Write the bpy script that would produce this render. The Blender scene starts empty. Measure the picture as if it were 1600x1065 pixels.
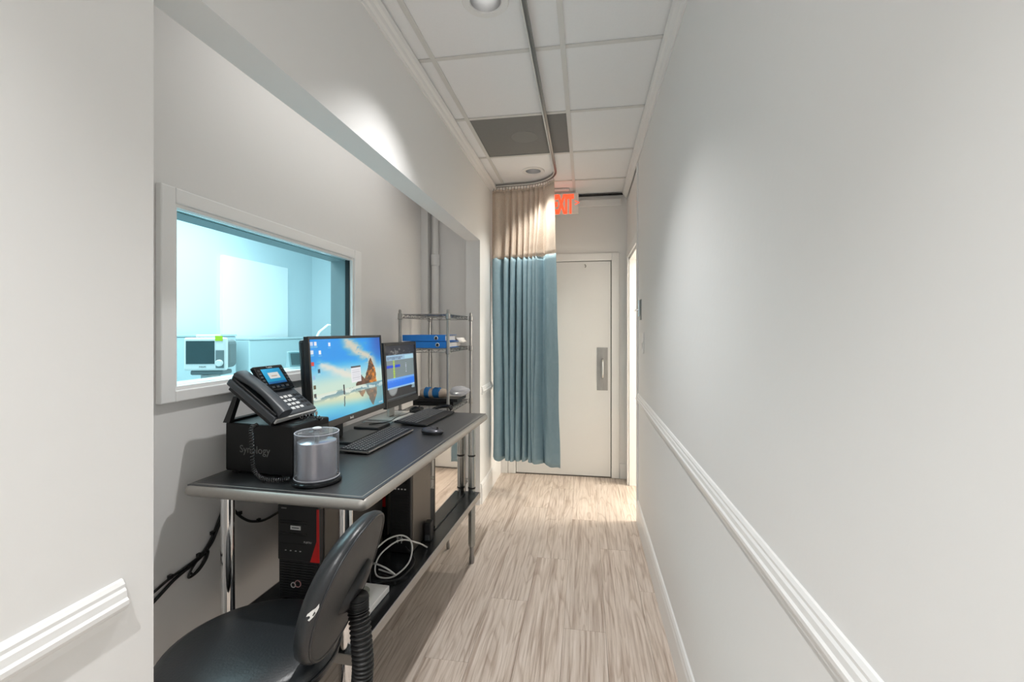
import bpy, math, random
import numpy as np
from mathutils import Matrix, Vector
random.seed(7)
C = bpy.context.scene
COL = C.collection
PI = math.pi

# ------------------------------------------------------------------ camera
CAM_H = 1.37
cd = bpy.data.cameras.new('camera'); cam = bpy.data.objects.new('camera', cd); COL.objects.link(cam)
cam.location = (0, 0, CAM_H)
cam.rotation_euler = (PI/2, 0, math.atan(115/704))
cd.sensor_fit = 'HORIZONTAL'; cd.sensor_width = 36
cd.lens = 704/1600*36
cd.shift_y = -15.5/1600
cd.clip_start = 0.02; cd.clip_end = 60
C.camera = cam

# ------------------------------------------------------------------ world, lights, exposure
C.view_settings.view_transform = 'Standard'
C.view_settings.look = 'None'
C.view_settings.gamma = 1.0
C.view_settings.exposure = 0.45
C.view_settings.use_curve_mapping = False
C.cycles.max_bounces = 10
C.cycles.diffuse_bounces = 6
C.cycles.transparent_max_bounces = 16
C.cycles.sample_clamp_indirect = 4
w = bpy.data.worlds.new('world'); C.world = w; w.use_nodes = True
w.node_tree.nodes['Background'].inputs[0].default_value = (0.98, 0.99, 1.0, 1)
w.node_tree.nodes['Background'].inputs[1].default_value = .47

def area(name, loc, size, power, color=(1, 1, 1), rot=(0, 0, 0)):
    l = bpy.data.lights.new(name, 'AREA'); l.shape = 'RECTANGLE'
    l.size, l.size_y = size; l.energy = power; l.color = color
    o = bpy.data.objects.new(name, l); COL.objects.link(o)
    o.location = loc; o.rotation_euler = rot
    return o
area('rear_fill_light', (-0.2, -1.3, 2.60), (0.6, 1.2), 5, (1, .99, .97))  # added fill above the unseen corridor behind the camera, no known fixture
area('side_room_light', (2.1, 3.68, 2.58), (0.8, 0.6), 62, (1, .92, .80))
area('scan_room_light', (-2.5, 2.6, 2.6), (1.4, 3.0), 76, (1, 1, 1))
area('alcove_fill_light', (-1.02, 2.1, 2.545), (0.12, 1.6), 1.6, (1, .98, .96))  # added weak fill to lift the recess, no fixture visible there
SPOT_W = 66

# ------------------------------------------------------------------ materials
def lin(c):
    return tuple((x/12.92 if x <= .04045 else ((x+.055)/1.055)**2.4) for x in c)
def rgb(r, g, b): return lin((r/255, g/255, b/255))

def mat(name, color, rough=.5, metal=0., noise=None, bump=None, spec=.5, coat=0., emit=None, estr=1., stretch=(1, 1, 1)):
    """noise=(scale, amount) varies the colour; bump=(scale, strength)."""
    m = bpy.data.materials.new(name); m.use_nodes = True
    nt = m.node_tree; b = nt.nodes['Principled BSDF']
    b.inputs['Base Color'].default_value = (*color, 1)
    b.inputs['Roughness'].default_value = rough
    b.inputs['Metallic'].default_value = metal
    b.inputs['Specular IOR Level'].default_value = spec
    b.inputs['Coat Weight'].default_value = coat
    if emit:
        b.inputs['Emission Color'].default_value = (*emit, 1); b.inputs['Emission Strength'].default_value = estr
    if noise or bump:
        tc = nt.nodes.new('ShaderNodeTexCoord'); mp = nt.nodes.new('ShaderNodeMapping')
        mp.inputs['Scale'].default_value = stretch
        nt.links.new(tc.outputs['Object'], mp.inputs[0])
    if noise:
        n = nt.nodes.new('ShaderNodeTexNoise'); n.inputs['Scale'].default_value = noise[0]; n.inputs['Detail'].default_value = 4
        nt.links.new(mp.outputs[0], n.inputs['Vector'])
        mx = nt.nodes.new('ShaderNodeMix'); mx.data_type = 'RGBA'
        a = noise[1]
        mx.inputs['A'].default_value = (*[max(0, x*(1-a)) for x in color], 1)
        mx.inputs['B'].default_value = (*[min(1, x*(1+a)) for x in color], 1)
        nt.links.new(n.outputs['Fac'], mx.inputs['Factor'])
        nt.links.new(mx.outputs['Result'], b.inputs['Base Color'])
    if bump:
        n2 = nt.nodes.new('ShaderNodeTexNoise'); n2.inputs['Scale'].default_value = bump[0]; n2.inputs['Detail'].default_value = 3
        nt.links.new(mp.outputs[0], n2.inputs['Vector'])
        bp = nt.nodes.new('ShaderNodeBump'); bp.inputs['Strength'].default_value = bump[1]; bp.inputs['Distance'].default_value = .004
        nt.links.new(n2.outputs['Fac'], bp.inputs['Height']); nt.links.new(bp.outputs[0], b.inputs['Normal'])
    return m

M = {}
M['wall'] = mat('wall_paint', (.86, .857, .845), .6, noise=(1.5, .02), bump=(35, .12), spec=.3)
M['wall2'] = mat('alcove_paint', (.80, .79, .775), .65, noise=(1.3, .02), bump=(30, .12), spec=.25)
M['trim'] = mat('trim_enamel', (.88, .88, .87), .35, noise=(4, .01), bump=(20, .05))
M['doorpaint'] = mat('door_paint', (.80, .805, .80), .32, noise=(2, .02), bump=(9, .08))
M['tile'] = mat('ceiling_tile', (.93, .94, .95), .8, noise=(120, .02), bump=(220, .15), spec=.2)
M['tee'] = mat('grid_metal', (.74, .74, .72), .45, noise=(20, .02))
M['speaker'] = mat('grey_ceiling_panel', (.23, .23, .225), .7, noise=(60, .06), bump=(300, .1))
M['speaker2'] = mat('grey_grille', (.26, .26, .255), .7, noise=(80, .05))
M['sub'] = mat('subfloor', (.40, .34, .29), .8, noise=(10, .1))
M['steel_dark'] = mat('satin_steel_top', (.17, .175, .182), .30, .85, noise=(6, .14), bump=(90, .05), stretch=(40, 1, 1))
M['steel'] = mat('brushed_steel', (.36, .355, .345), .30, 1., noise=(8, .06), stretch=(1, 1, 12))
M['steel_rim'] = mat('brushed_steel_rim', (.44, .42, .39), .5, .7, noise=(10, .06), stretch=(8, 1, 8))
M['galv'] = mat('galvanised_leg', (.42, .445, .44), .22, 1., noise=(10, .08))
M['chrome'] = mat('chrome', (.78, .78, .78), .08, 1., noise=(5, .02))
M['mirror'] = mat('polished_panel', (.80, .76, .73), .035, 1., noise=(3, .03), bump=(7, .06))
M['blackp'] = mat('black_plastic', (.012, .012, .013), .38, noise=(40, .15), bump=(250, .05))
M['blackgl'] = mat('black_gloss', (.010, .011, .012), .12, noise=(20, .1))
M['nas'] = mat('black_satin_metal', (.007, .007, .0075), .42, spec=.28, noise=(50, .15), bump=(300, .06))
M['pc'] = mat('black_case_plastic', (.011, .011, .012), .45, noise=(40, .1), bump=(200, .05))
M['pcside'] = mat('grey_case_steel', (.13, .115, .10), .42, .5, noise=(30, .05))
M['red'] = mat('red_plastic', (.62, .008, .008), .35, noise=(20, .05))
M['silver'] = mat('silver_print', (.6, .6, .6), .4, .3, noise=(20, .04))
M['dgrey'] = mat('charcoal_plastic', (.045, .05, .055), .4, noise=(40, .1), bump=(200, .04))
M['slate'] = mat('slate_plastic', (.06, .068, .078), .38, noise=(40, .08))
M['white'] = mat('white_plastic', (.78, .78, .77), .35, noise=(10, .02))
M['keyleg'] = mat('key_legend', (.72, .72, .72), .5, noise=(30, .02))
M['paper'] = mat('paper', (.80, .79, .77), .7, noise=(15, .03))
M['vinyl'] = mat('black_vinyl', (.016, .019, .022), .36, noise=(18, .15), bump=(160, .12), spec=.6)
M['vinylback'] = mat('vinyl_back', (.05, .05, .05), .5, noise=(25, .12), bump=(180, .1))
M['bellow'] = mat('bellows_rubber', (.018, .018, .018), .42, noise=(40, .1))
M['foam'] = mat('white_tear', (.8, .8, .78), .8, noise=(60, .1))
M['blue'] = mat('blue_card', (.012, .19, .62), .45, noise=(30, .05))
M['bluecloth'] = mat('blue_wrap', (.015, .17, .45), .7, noise=(40, .15), bump=(60, .3))
M['beige'] = mat('beige_wrap', (.62, .50, .40), .7, noise=(25, .1), bump=(50, .3))
M['whitecable'] = mat('white_cable', (.66, .66, .64), .45, noise=(20, .03))
M['blackcable'] = mat('black_cable', (.010, .010, .010), .45, noise=(30, .1))
M['coil'] = mat('coil_cord_gloss', (.03, .03, .031), .22, spec=.9, noise=(30, .1))
M['yellow'] = mat('yellow_plastic', (.75, .55, .06), .4, noise=(30, .05))
M['screen_off'] = mat('dark_glass', (.03, .06, .065), .15, noise=(10, .1))
M['teal'] = mat('grey_teal_plastic', (.17, .20, .205), .5, noise=(20, .05))
M['green'] = mat('lime_label', (.45, .62, .02), .5, noise=(20, .03))
M['scanwall'] = mat('scan_room_paint', (.64, .72, .75), .6, noise=(2, .02), spec=.3)
M['scandoor'] = mat('scan_room_door', (.92, .92, .92), .4, noise=(2, .01))
M['cabinet'] = mat('pale_cabinet', (.46, .56, .58), .45, noise=(3, .03))
M['curtain'] = None
M['hooks'] = mat('steel_hook', (.35, .35, .35), .3, 1., noise=(20, .05))
M['track'] = mat('grey_track', (.30, .30, .295), .35, .7, noise=(10, .05))
M['trackslot'] = mat('track_slot', (.07, .07, .07), .5, noise=(10, .1))
M['grout'] = mat('shadow_gap', (.02, .02, .02), .8, noise=(10, .1))
M['reflector'] = mat('reflector_metal', (.50, .50, .50), .3, .9, noise=(8, .02))
M['bulb'] = mat('lamp_glow', (1, 1, 1), .5, emit=(1, .98, .95), estr=3., noise=(5, .01))
M['plate'] = mat('brushed_plate', (.36, .36, .35), .38, .9, noise=(40, .25), bump=(100, .1), stretch=(1, 1, .2))
M['exitred'] = mat('exit_letter', (.9, .08, .03), .4, emit=(1., .085, .03), estr=1.0, noise=(6, .1))
M['exitpanel'] = mat('exit_panel', (.78, .74, .68), .3, emit=(1, .80, .66), estr=.05, noise=(6, .05))
M['bagw'] = None

def glassy(name, tint, gloss=.12, rough=.03, fres=True, bump=None, haze=0.):
    m = bpy.data.materials.new(name); m.use_nodes = True; nt = m.node_tree; nt.nodes.clear()
    out = nt.nodes.new('ShaderNodeOutputMaterial'); t = nt.nodes.new('ShaderNodeBsdfTransparent'); g = nt.nodes.new('ShaderNodeBsdfGlossy')
    t.inputs[0].default_value = (*tint, 1); g.inputs['Roughness'].default_value = rough; g.inputs[0].default_value = (.95, .98, 1, 1)
    mx = nt.nodes.new('ShaderNodeMixShader')
    if fres:
        fr = nt.nodes.new('ShaderNodeLayerWeight'); fr.inputs['Blend'].default_value = gloss
        nt.links.new(fr.outputs['Fresnel'], mx.inputs[0])
    else: mx.inputs[0].default_value = gloss
    if bump:
        tc = nt.nodes.new('ShaderNodeTexCoord'); n = nt.nodes.new('ShaderNodeTexNoise'); n.inputs['Scale'].default_value = bump
        nt.links.new(tc.outputs['Object'], n.inputs['Vector'])
        b = nt.nodes.new('ShaderNodeBump'); b.inputs['Strength'].default_value = .9; nt.links.new(n.outputs['Fac'], b.inputs['Height'])
        nt.links.new(b.outputs[0], g.inputs['Normal'])
    nt.links.new(t.outputs[0], mx.inputs[1]); nt.links.new(g.outputs[0], mx.inputs[2])
    if haze:
        df = nt.nodes.new('ShaderNodeBsdfDiffuse'); df.inputs[0].default_value = (.9, .9, .95, 1)
        m2 = nt.nodes.new('ShaderNodeMixShader'); m2.inputs[0].default_value = haze
        nt.links.new(mx.outputs[0], m2.inputs[1]); nt.links.new(df.outputs[0], m2.inputs[2]); mx = m2
    nt.links.new(mx.outputs[0], out.inputs[0])
    return m
M['pane'] = glassy('leaded_glass', (.76, .935, .965), .06)
M['clear'] = glassy('clear_plastic', (.96, .97, .98), .07, haze=.09)
M['sheet'] = glassy('clear_sheet', (.80, .88, .90), .30, .05)
M['bag'] = glassy('thin_bag', (.86, .86, .85), .30, .22, True, 30, haze=.35)
M['disc'] = mat('disc_stack', (.56, .56, .61), .24, .85, noise=(30, .06))

def wood_material():
    m = bpy.data.materials.new('grey_oak_plank'); m.use_nodes = True; nt = m.node_tree; b = nt.nodes['Principled BSDF']
    N = nt.nodes.new; L = nt.links.new
    tc = N('ShaderNodeTexCoord'); oi = N('ShaderNodeObjectInfo')
    cmb = N('ShaderNodeCombineXYZ'); mul = N('ShaderNodeMath'); mul.operation = 'MULTIPLY'; mul.inputs[1].default_value = 37.
    L(oi.outputs['Random'], mul.inputs[0]); L(mul.outputs[0], cmb.inputs[0]); L(mul.outputs[0], cmb.inputs[1]); L(mul.outputs[0], cmb.inputs[2])
    add = N('ShaderNodeVectorMath'); add.operation = 'ADD'; L(tc.outputs['Object'], add.inputs[0]); L(cmb.outputs[0], add.inputs[1])
    # fine streaks along the plank
    mp = N('ShaderNodeMapping'); mp.inputs['Scale'].default_value = (105, 3.0, 1); L(add.outputs[0], mp.inputs[0])
    n1 = N('ShaderNodeTexNoise'); n1.inputs['Scale'].default_value = 1.; n1.inputs['Detail'].default_value = 6; n1.inputs['Roughness'].default_value = .65
    L(mp.outputs[0], n1.inputs['Vector'])
    # cathedral figure: rings stretched along y
    mp2 = N('ShaderNodeMapping'); mp2.inputs['Scale'].default_value = (13, 1.15, 1); L(add.outputs[0], mp2.inputs[0])
    n2 = N('ShaderNodeTexNoise'); n2.inputs['Scale'].default_value = .8; n2.inputs['Detail'].default_value = 2; n2.inputs['Distortion'].default_value = .5
    L(mp2.outputs[0], n2.inputs['Vector'])
    m3 = N('ShaderNodeMath'); m3.operation = 'MULTIPLY'; m3.inputs[1].default_value = 9.; L(n2.outputs['Fac'], m3.inputs[0])
    fr = N('ShaderNodeMath'); fr.operation = 'FRACT'; L(m3.outputs[0], fr.inputs[0])
    rp = N('ShaderNodeValToRGB'); e = rp.color_ramp
    e.elements[0].position = .0; e.elements[0].color = (0, 0, 0, 1); e.elements[1].position = .3; e.elements[1].color = (1, 1, 1, 1)
    x = e.elements.new(.9); x.color = (1, 1, 1, 1); x = e.elements.new(1.); x.color = (0, 0, 0, 1)
    L(fr.outputs[0], rp.inputs[0])
    c1 = N('ShaderNodeValToRGB'); cr = c1.color_ramp
    cr.elements[0].position = .25; cr.elements[0].color = (.33, .25, .19, 1)
    cr.elements[1].position = .72; cr.elements[1].color = (.76, .675, .61, 1)
    x = cr.elements.new(.47); x.color = (.63, .54, .465, 1)
    L(n1.outputs['Fac'], c1.inputs[0])
    mx = N('ShaderNodeMix'); mx.data_type = 'RGBA'; mx.blend_type = 'MULTIPLY'
    L(c1.outputs[0], mx.inputs['A'])
    rp2 = N('ShaderNodeMix'); rp2.data_type = 'RGBA'; rp2.inputs['A'].default_value = (.74, .69, .65, 1); rp2.inputs['B'].default_value = (1, 1, 1, 1)
    L(rp.outputs[0], rp2.inputs['Factor']); L(rp2.outputs['Result'], mx.inputs['B']); mx.inputs['Factor'].default_value = .75
    # broad dark streaks
    mp4 = N('ShaderNodeMapping'); mp4.inputs['Scale'].default_value = (46, 1.5, 1); L(add.outputs[0], mp4.inputs[0])
    n4 = N('ShaderNodeTexNoise'); n4.inputs['Scale'].default_value = .9; n4.inputs['Detail'].default_value = 3; L(mp4.outputs[0], n4.inputs['Vector'])
    r4 = N('ShaderNodeValToRGB'); r4.color_ramp.elements[0].position = .32; r4.color_ramp.elements[0].color = (.70, .65, .62, 1)
    r4.color_ramp.elements[1].position = .45; r4.color_ramp.elements[1].color = (1, 1, 1, 1); L(n4.outputs['Fac'], r4.inputs[0])
    mx4 = N('ShaderNodeMix'); mx4.data_type = 'RGBA'; mx4.blend_type = 'MULTIPLY'; mx4.inputs['Factor'].default_value = 1
    L(mx.outputs['Result'], mx4.inputs['A']); L(r4.outputs[0], mx4.inputs['B'])
    # tone per plank
    hsv = N('ShaderNodeHueSaturation'); mr = N('ShaderNodeMapRange'); mr.inputs['To Min'].default_value = .95; mr.inputs['To Max'].default_value = 1.05
    L(oi.outputs['Random'], mr.inputs['Value']); L(mr.outputs[0], hsv.inputs['Value']); L(mx4.outputs['Result'], hsv.inputs['Color'])
    L(hsv.outputs[0], b.inputs['Base Color']); b.inputs['Roughness'].default_value = .42
    bp = N('ShaderNodeBump'); bp.inputs['Strength'].default_value = .15; bp.inputs['Distance'].default_value = .002
    L(n1.outputs['Fac'], bp.inputs['Height']); L(bp.outputs[0], b.inputs['Normal'])
    return m
M['wood'] = wood_material()

def curtain_mat(name, c1, c2, net):
    m = bpy.data.materials.new(name); m.use_nodes = True; nt = m.node_tree; nt.nodes.clear()
    N = nt.nodes.new; L = nt.links.new
    out = N('ShaderNodeOutputMaterial'); d = N('ShaderNodeBsdfDiffuse'); tl = N('ShaderNodeBsdfTranslucent')
    gl = N('ShaderNodeBsdfGlossy'); gl.inputs['Roughness'].default_value = .45
    tc = N('ShaderNodeTexCoord'); n = N('ShaderNodeTexNoise'); n.inputs['Scale'].default_value = 14; n.inputs['Detail'].default_value = 5; n.inputs['Distortion'].default_value = 1.2
    L(tc.outputs['UV'], n.inputs['Vector'])
    mx = N('ShaderNodeMix'); mx.data_type = 'RGBA'; mx.inputs['A'].default_value = (*c1, 1); mx.inputs['B'].default_value = (*c2, 1)
    L(n.outputs['Fac'], mx.inputs['Factor']); L(mx.outputs['Result'], d.inputs[0]); L(mx.outputs['Result'], tl.inputs[0])
    bp = N('ShaderNodeBump'); bp.inputs['Strength'].default_value = .35; bp.inputs['Distance'].default_value = .01
    L(n.outputs['Fac'], bp.inputs['Height']); L(bp.outputs[0], d.inputs['Normal']); L(bp.outputs[0], gl.inputs['Normal'])
    a = N('ShaderNodeMixShader'); a.inputs[0].default_value = .25 if net else .04
    L(d.outputs[0], a.inputs[1]); L(tl.outputs[0], a.inputs[2])
    last = a
    if not net:
        s = N('ShaderNodeMixShader'); s.inputs[0].default_value = .045; L(a.outputs[0], s.inputs[1]); L(gl.outputs[0], s.inputs[2]); last = s
    else:
        # open net: diamond holes from two crossed waves
        tr = N('ShaderNodeBsdfTransparent')
        mp = N('ShaderNodeMapping'); mp.inputs['Scale'].default_value = (1, 1, 1); L(tc.outputs['UV'], mp.inputs[0])
        ck = N('ShaderNodeTexChecker'); ck.inputs['Scale'].default_value = 150; L(mp.outputs[0], ck.inputs['Vector'])
        mu = N('ShaderNodeMath'); mu.operation = 'MULTIPLY'; mu.inputs[1].default_value = .42; L(ck.outputs['Fac'], mu.inputs[0])
        s = N('ShaderNodeMixShader'); L(mu.outputs[0], s.inputs[0]); L(a.outputs[0], s.inputs[1]); L(tr.outputs[0], s.inputs[2]); last = s
    L(last.outputs[0], out.inputs[0])
    return m
M['curtain'] = curtain_mat('blue_curtain_cloth', (.28, .43, .505), (.37, .52, .59), False)
M['net'] = curtain_mat('beige_curtain_net', (.76, .66, .56), (.84, .75, .66), True)

# ------------------------------------------------------------------ mesh helpers
class MB:
    def __init__(s): s.v = []; s.f = []; s.xf = None
    def P(s, p):
        p = s.xf(p) if s.xf else p
        s.v.append(tuple(p)); return len(s.v)-1
    def box(s, x0, x1, y0, y1, z0, z1):
        i = [s.P(p) for p in ((x0,y0,z0),(x1,y0,z0),(x1,y1,z0),(x0,y1,z0),(x0,y0,z1),(x1,y0,z1),(x1,y1,z1),(x0,y1,z1))]
        for q in ((3,2,1,0),(4,5,6,7),(0,1,5,4),(1,2,6,5),(2,3,7,6),(3,0,4,7)): s.f.append(tuple(i[k] for k in q))
        return s
    def ring_connect(s, a, b):
        n = len(a)
        for k in range(n): s.f.append((a[k], a[(k+1) % n], b[(k+1) % n], b[k]))
    def tube(s, pts, r, n=10, caps=True, closed=False):
        pts = [Vector(p) for p in pts]; rings = []
        up = None
        for i, p in enumerate(pts):
            if closed: t = pts[(i+1) % len(pts)] - pts[i-1]
            else: t = pts[min(i+1, len(pts)-1)] - pts[max(i-1, 0)]
            t.normalize()
            if up is None:
                up = Vector((0, 0, 1)) if abs(t.z) < .9 else Vector((1, 0, 0))
            a = t.cross(up); a.normalize(); bb = a.cross(t); bb.normalize(); up = bb
            rr = r[i] if isinstance(r, (list, tuple)) else r
            rings.append([s.P(p + (a*math.cos(2*PI*k/n) + bb*math.sin(2*PI*k/n))*rr) for k in range(n)])
        for i in range(len(rings)-1): s.ring_connect(rings[i], rings[i+1])
        if closed: s.ring_connect(rings[-1], rings[0])
        elif caps: s.f.append(tuple(rings[0][::-1])); s.f.append(tuple(rings[-1]))
        return s
    def lathe(s, prof, n=24, c=(0, 0), cap0=True, cap1=True):
        """prof: list of (r, z) bottom to top around a vertical axis."""
        rings = [[s.P((c[0]+r*math.cos(2*PI*k/n), c[1]+r*math.sin(2*PI*k/n), z)) for k in range(n)] for r, z in prof]
        for i in range(len(rings)-1): s.ring_connect(rings[i], rings[i+1])
        if cap0: s.f.append(tuple(rings[0][::-1]))
        if cap1: s.f.append(tuple(rings[-1]))
        return s
    def prism(s, prof, y0, y1):
        """closed (x, z) outline swept along y."""
        a = [s.P((x, y0, z)) for x, z in prof]; b = [s.P((x, y1, z)) for x, z in prof]
        s.ring_connect(a, b); s.f.append(tuple(a[::-1])); s.f.append(tuple(b)); return s
    def prismx(s, prof, x0, x1):
        """closed (y, z) outline swept along x."""
        a = [s.P((x0, y, z)) for y, z in prof]; b = [s.P((x1, y, z)) for y, z in prof]
        s.ring_connect(a, b); s.f.append(tuple(a[::-1])); s.f.append(tuple(b)); return s
    def obj(s, name, m, parent=None, smooth=False, bevel=0., seg=2, kind=None, sub=0):
        me = bpy.data.meshes.new(name); me.from_pydata(s.v, [], s.f); me.validate(); me.update()
        import bmesh
        bm = bmesh.new(); bm.from_mesh(me); bmesh.ops.recalc_face_normals(bm, faces=bm.faces); bm.to_mesh(me); bm.free()
        if m: me.materials.append(m)
        o = bpy.data.objects.new(name, me); COL.objects.link(o)
        if parent: o.parent = parent
        if smooth:
            for p in me.polygons: p.use_smooth = True
            if smooth == 'auto':
                try: me.set_sharp_from_angle(angle=math.radians(40))
                except Exception: pass
        if bevel:
            b = o.modifiers.new('bevel', 'BEVEL'); b.width = bevel; b.segments = seg; b.limit_method = 'ANGLE'; b.angle_limit = math.radians(40)
        if sub:
            b = o.modifiers.new('sub', 'SUBSURF'); b.levels = sub; b.render_levels = sub
        if kind: o['kind'] = kind
        return o

def smooth_path(pts, k=7):
    P_ = [Vector(p) for p in pts]; out = []
    for i in range(len(P_)-1):
        a, b, c, d = P_[max(i-1, 0)], P_[i], P_[i+1], P_[min(i+2, len(P_)-1)]
        for j in range(k):
            u = j/k; out.append(.5*((2*b)+(c-a)*u+(2*a-5*b+4*c-d)*u*u+(3*b-a-3*c+d)*u**3))
    out.append(P_[-1]); return out

def bx(name, m, x0, x1, y0, y1, z0, z1, parent=None, bevel=0., **k):
    return MB().box(x0, x1, y0, y1, z0, z1).obj(name, m, parent, bevel=bevel, **k)

def tag(o, label, cat, group=None):
    o['label'] = label; o['category'] = cat
    if group: o['group'] = group
    return o
def thing(name, label, cat, loc=(0, 0, 0), rz=0., group=None):
    o = bpy.data.objects.new(name, None); COL.objects.link(o); o.empty_display_size = .05
    o.location = loc; o.rotation_euler = (0, 0, rz)
    return tag(o, label, cat, group)
def struct(o): o['kind'] = 'structure'; return o

def copy_tree(o, parent=None):
    c = o.copy(); COL.objects.link(c)
    if parent: c.parent = parent
    for ch in list(o.children): copy_tree(ch, c)
    return c

def text(name, s, size, origin, xd, yd, m, parent=None, ext=.0004, align='LEFT', bold=0.):
    c = bpy.data.curves.new(name, 'FONT'); c.body = s; c.size = size; c.extrude = ext; c.align_x = align; c.offset = bold
    c.resolution_u = 3
    c.materials.append(m)
    o = bpy.data.objects.new(name, c); COL.objects.link(o)
    xd = Vector(xd).normalized(); yd = Vector(yd); yd = (yd - xd*yd.dot(xd)).normalized(); zd = xd.cross(yd)
    mt = Matrix.Identity(4)
    for r in range(3): mt[r][0], mt[r][1], mt[r][2], mt[r][3] = xd[r], yd[r], zd[r], origin[r]
    if parent: o.parent = parent
    o.matrix_local = mt
    return o

def fit(o, w): o['fitw'] = w; return o

def picture(name, fn, nu, nv, origin, ud, vd, parent, strength=1.):
    """flat grid lit by its own colours: a screen. fn(u, v) -> sRGB arrays."""
    origin, ud, vd = Vector(origin), Vector(ud), Vector(vd)
    v = [tuple(origin + ud*(i/nu) + vd*(j/nv)) for j in range(nv+1) for i in range(nu+1)]
    f = [(j*(nu+1)+i, j*(nu+1)+i+1, (j+1)*(nu+1)+i+1, (j+1)*(nu+1)+i) for j in range(nv) for i in range(nu)]
    me = bpy.data.meshes.new(name); me.from_pydata(v, [], f); me.update()
    U, V = np.meshgrid((np.arange(nu)+.5)/nu, (np.arange(nv)+.5)/nv)
    col = np.clip(fn(U, V), 0, 1)
    linc = np.where(col <= .04045, col/12.92, ((col+.055)/1.055)**2.4).reshape(-1, 3)
    at = me.color_attributes.new('Col', 'FLOAT_COLOR', 'CORNER')
    data = np.ones((len(f)*4, 4), dtype=np.float32); data[:, :3] = np.repeat(linc, 4, axis=0)
    at.data.foreach_set('color', data.ravel())
    m = bpy.data.materials.get('lit_screen_%g' % strength)
    if not m:
        m = bpy.data.materials.new('lit_screen_%g' % strength); m.use_nodes = True; nt = m.node_tree; b = nt.nodes['Principled BSDF']
        a = nt.nodes.new('ShaderNodeVertexColor'); a.layer_name = 'Col'
        b.inputs['Base Color'].default_value = (.01, .01, .01, 1); b.inputs['Roughness'].default_value = .35
        nt.links.new(a.outputs[0], b.inputs['Emission Color']); b.inputs['Emission Strength'].default_value = strength
    me.materials.append(m)
    o = bpy.data.objects.new(name, me); COL.objects.link(o); o.parent = parent
    return o

# ------------------------------------------------------------------ room shell
XR, XL, XB = .372, -.82, -1.31          # right wall, left wall, alcove back wall
CEIL, SLAB = 2.65, 2.84
YFAR, YBACK = 4.30, -2.4
YR = 3.34                               # right wall ends at the side door
O0, O1, OZ = .744, 3.458, 2.084         # alcove opening

struct(bx('wall_right', M['wall'], XR, XR+.12, YBACK, YR, 0, SLAB))
o = MB().box(XR+.008, XR+.12, YR, YFAR, 2.03, SLAB).box(XR+.008, XR+.12, 4.14, YFAR, 0, 2.03).obj('wall_right_far', M['wall']); struct(o)
struct(bx('wall_left_near', M['wall'], XL-.113, XL, YBACK, O0, 0, SLAB))
struct(bx('wall_left_upper', M['wall'], XL-.113, XL, O0, O1, OZ, SLAB))
struct(bx('wall_left_far', M['wall'], XL-.113, XL, O1, YFAR, 0, SLAB))
# end wall around the exit door
DX0, DX1, DZ = -.667, .238, 2.03
o = MB().box(XL-.113, DX0, YFAR, YFAR+.12, 0, SLAB).box(DX1, 2.7, YFAR, YFAR+.12, 0, SLAB).box(DX0, DX1, YFAR, YFAR+.12, DZ, SLAB).obj('wall_end', M['wall']); struct(o)
# alcove
WY0, WY1, WZ0, WZ1 = 1.245, 2.375, 1.180, 1.780     # window hole
o = (MB().box(XB-.12, XB, .60, WY0, 0, SLAB).box(XB-.12, XB, WY1, 5.0, 0, SLAB)
     .box(XB-.12, XB, WY0, WY1, 0, WZ0).box(XB-.12, XB, WY0, WY1, WZ1, SLAB)).obj('wall_alcove_back', M['wall2']); struct(o)
struct(bx('wall_alcove_near', M['wall2'], XB, XL-.113, .60, .72, 0, SLAB))
struct(bx('wall_alcove_far', M['wall2'], XB, XL-.113, 3.56, 3.68, 0, SLAB))
# scan room behind the window
o = (MB().box(-3.72, -3.6, 0, 5.6, 0, SLAB).box(-3.6, XB-.12, 0, .12, 0, SLAB).box(-3.6, XB-.12, 5.5, 5.6, 0, SLAB)
     .box(XB-.12, XB-.06, .12, .60, 0, SLAB).box(XB-.12, XB-.06, 5.0, 5.5, 0, SLAB)).obj('wall_scan_room', M['scanwall']); struct(o)
# side room beyond the right doorway
o = (MB().box(2.6, 2.7, 2.5, YFAR, 0, SLAB).box(XR+.12, 2.6, 2.4, 2.5, 0, SLAB)).obj('wall_side_room', M['wall']); struct(o)

# floor: planks laid along the corridor
fl = struct(bx('floor', M['sub'], -3.72, 2.7, YBACK, 5.6, -.10, -.012))
rows = [-1.43, -1.24, -1.05, -.86, -.67, -.48, -.29, -.10, .09, .28, .47, .66]
ends = {4: 1.81, 5: 2.27, 6: 2.72, 7: 2.09, 8: 2.89, 9: 2.45, 3: 2.55, 2: 1.95, 1: 2.9, 0: 2.3, 10: 2.0}
g = .0004
plank_mesh = {}
for r in range(len(rows)-1):
    y = ends[r] - 1.22*5
    while y < YFAR:
        a, b = max(y, YBACK), min(y+1.22, YFAR)
        if r >= 9: b = min(b, YFAR)
        if b - a > .02:
            x0, x1 = rows[r]+g, rows[r+1]-g
            if r == 0: x0 = XB-.0
            key = (round(b-a, 4), round(x1-x0, 4))
            if key in plank_mesh:
                o = bpy.data.objects.new('plank', plank_mesh[key]); COL.objects.link(o)
                md = o.modifiers.new('bevel', 'BEVEL'); md.width = .0006; md.segments = 1; o.parent = fl
            else:
                L_, W_ = (b-a)/2-g, (x1-x0)/2
                o = MB().box(-W_, W_, -L_, L_, -.006, .006).obj('plank', M['wood'], fl, bevel=.0006, seg=1); plank_mesh[key] = o.data
            o.location = ((x0+x1)/2, (a+b)/2, -.006)
        y += 1.22
struct(bx('floor_scan_room', M['cabinet'], -3.6, XB-.06, .12, 5.5, -.012, 0))
struct(bx('floor_side_room', M['wood'], .66, 2.6, 2.5, YFAR, -.012, 0))

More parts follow.
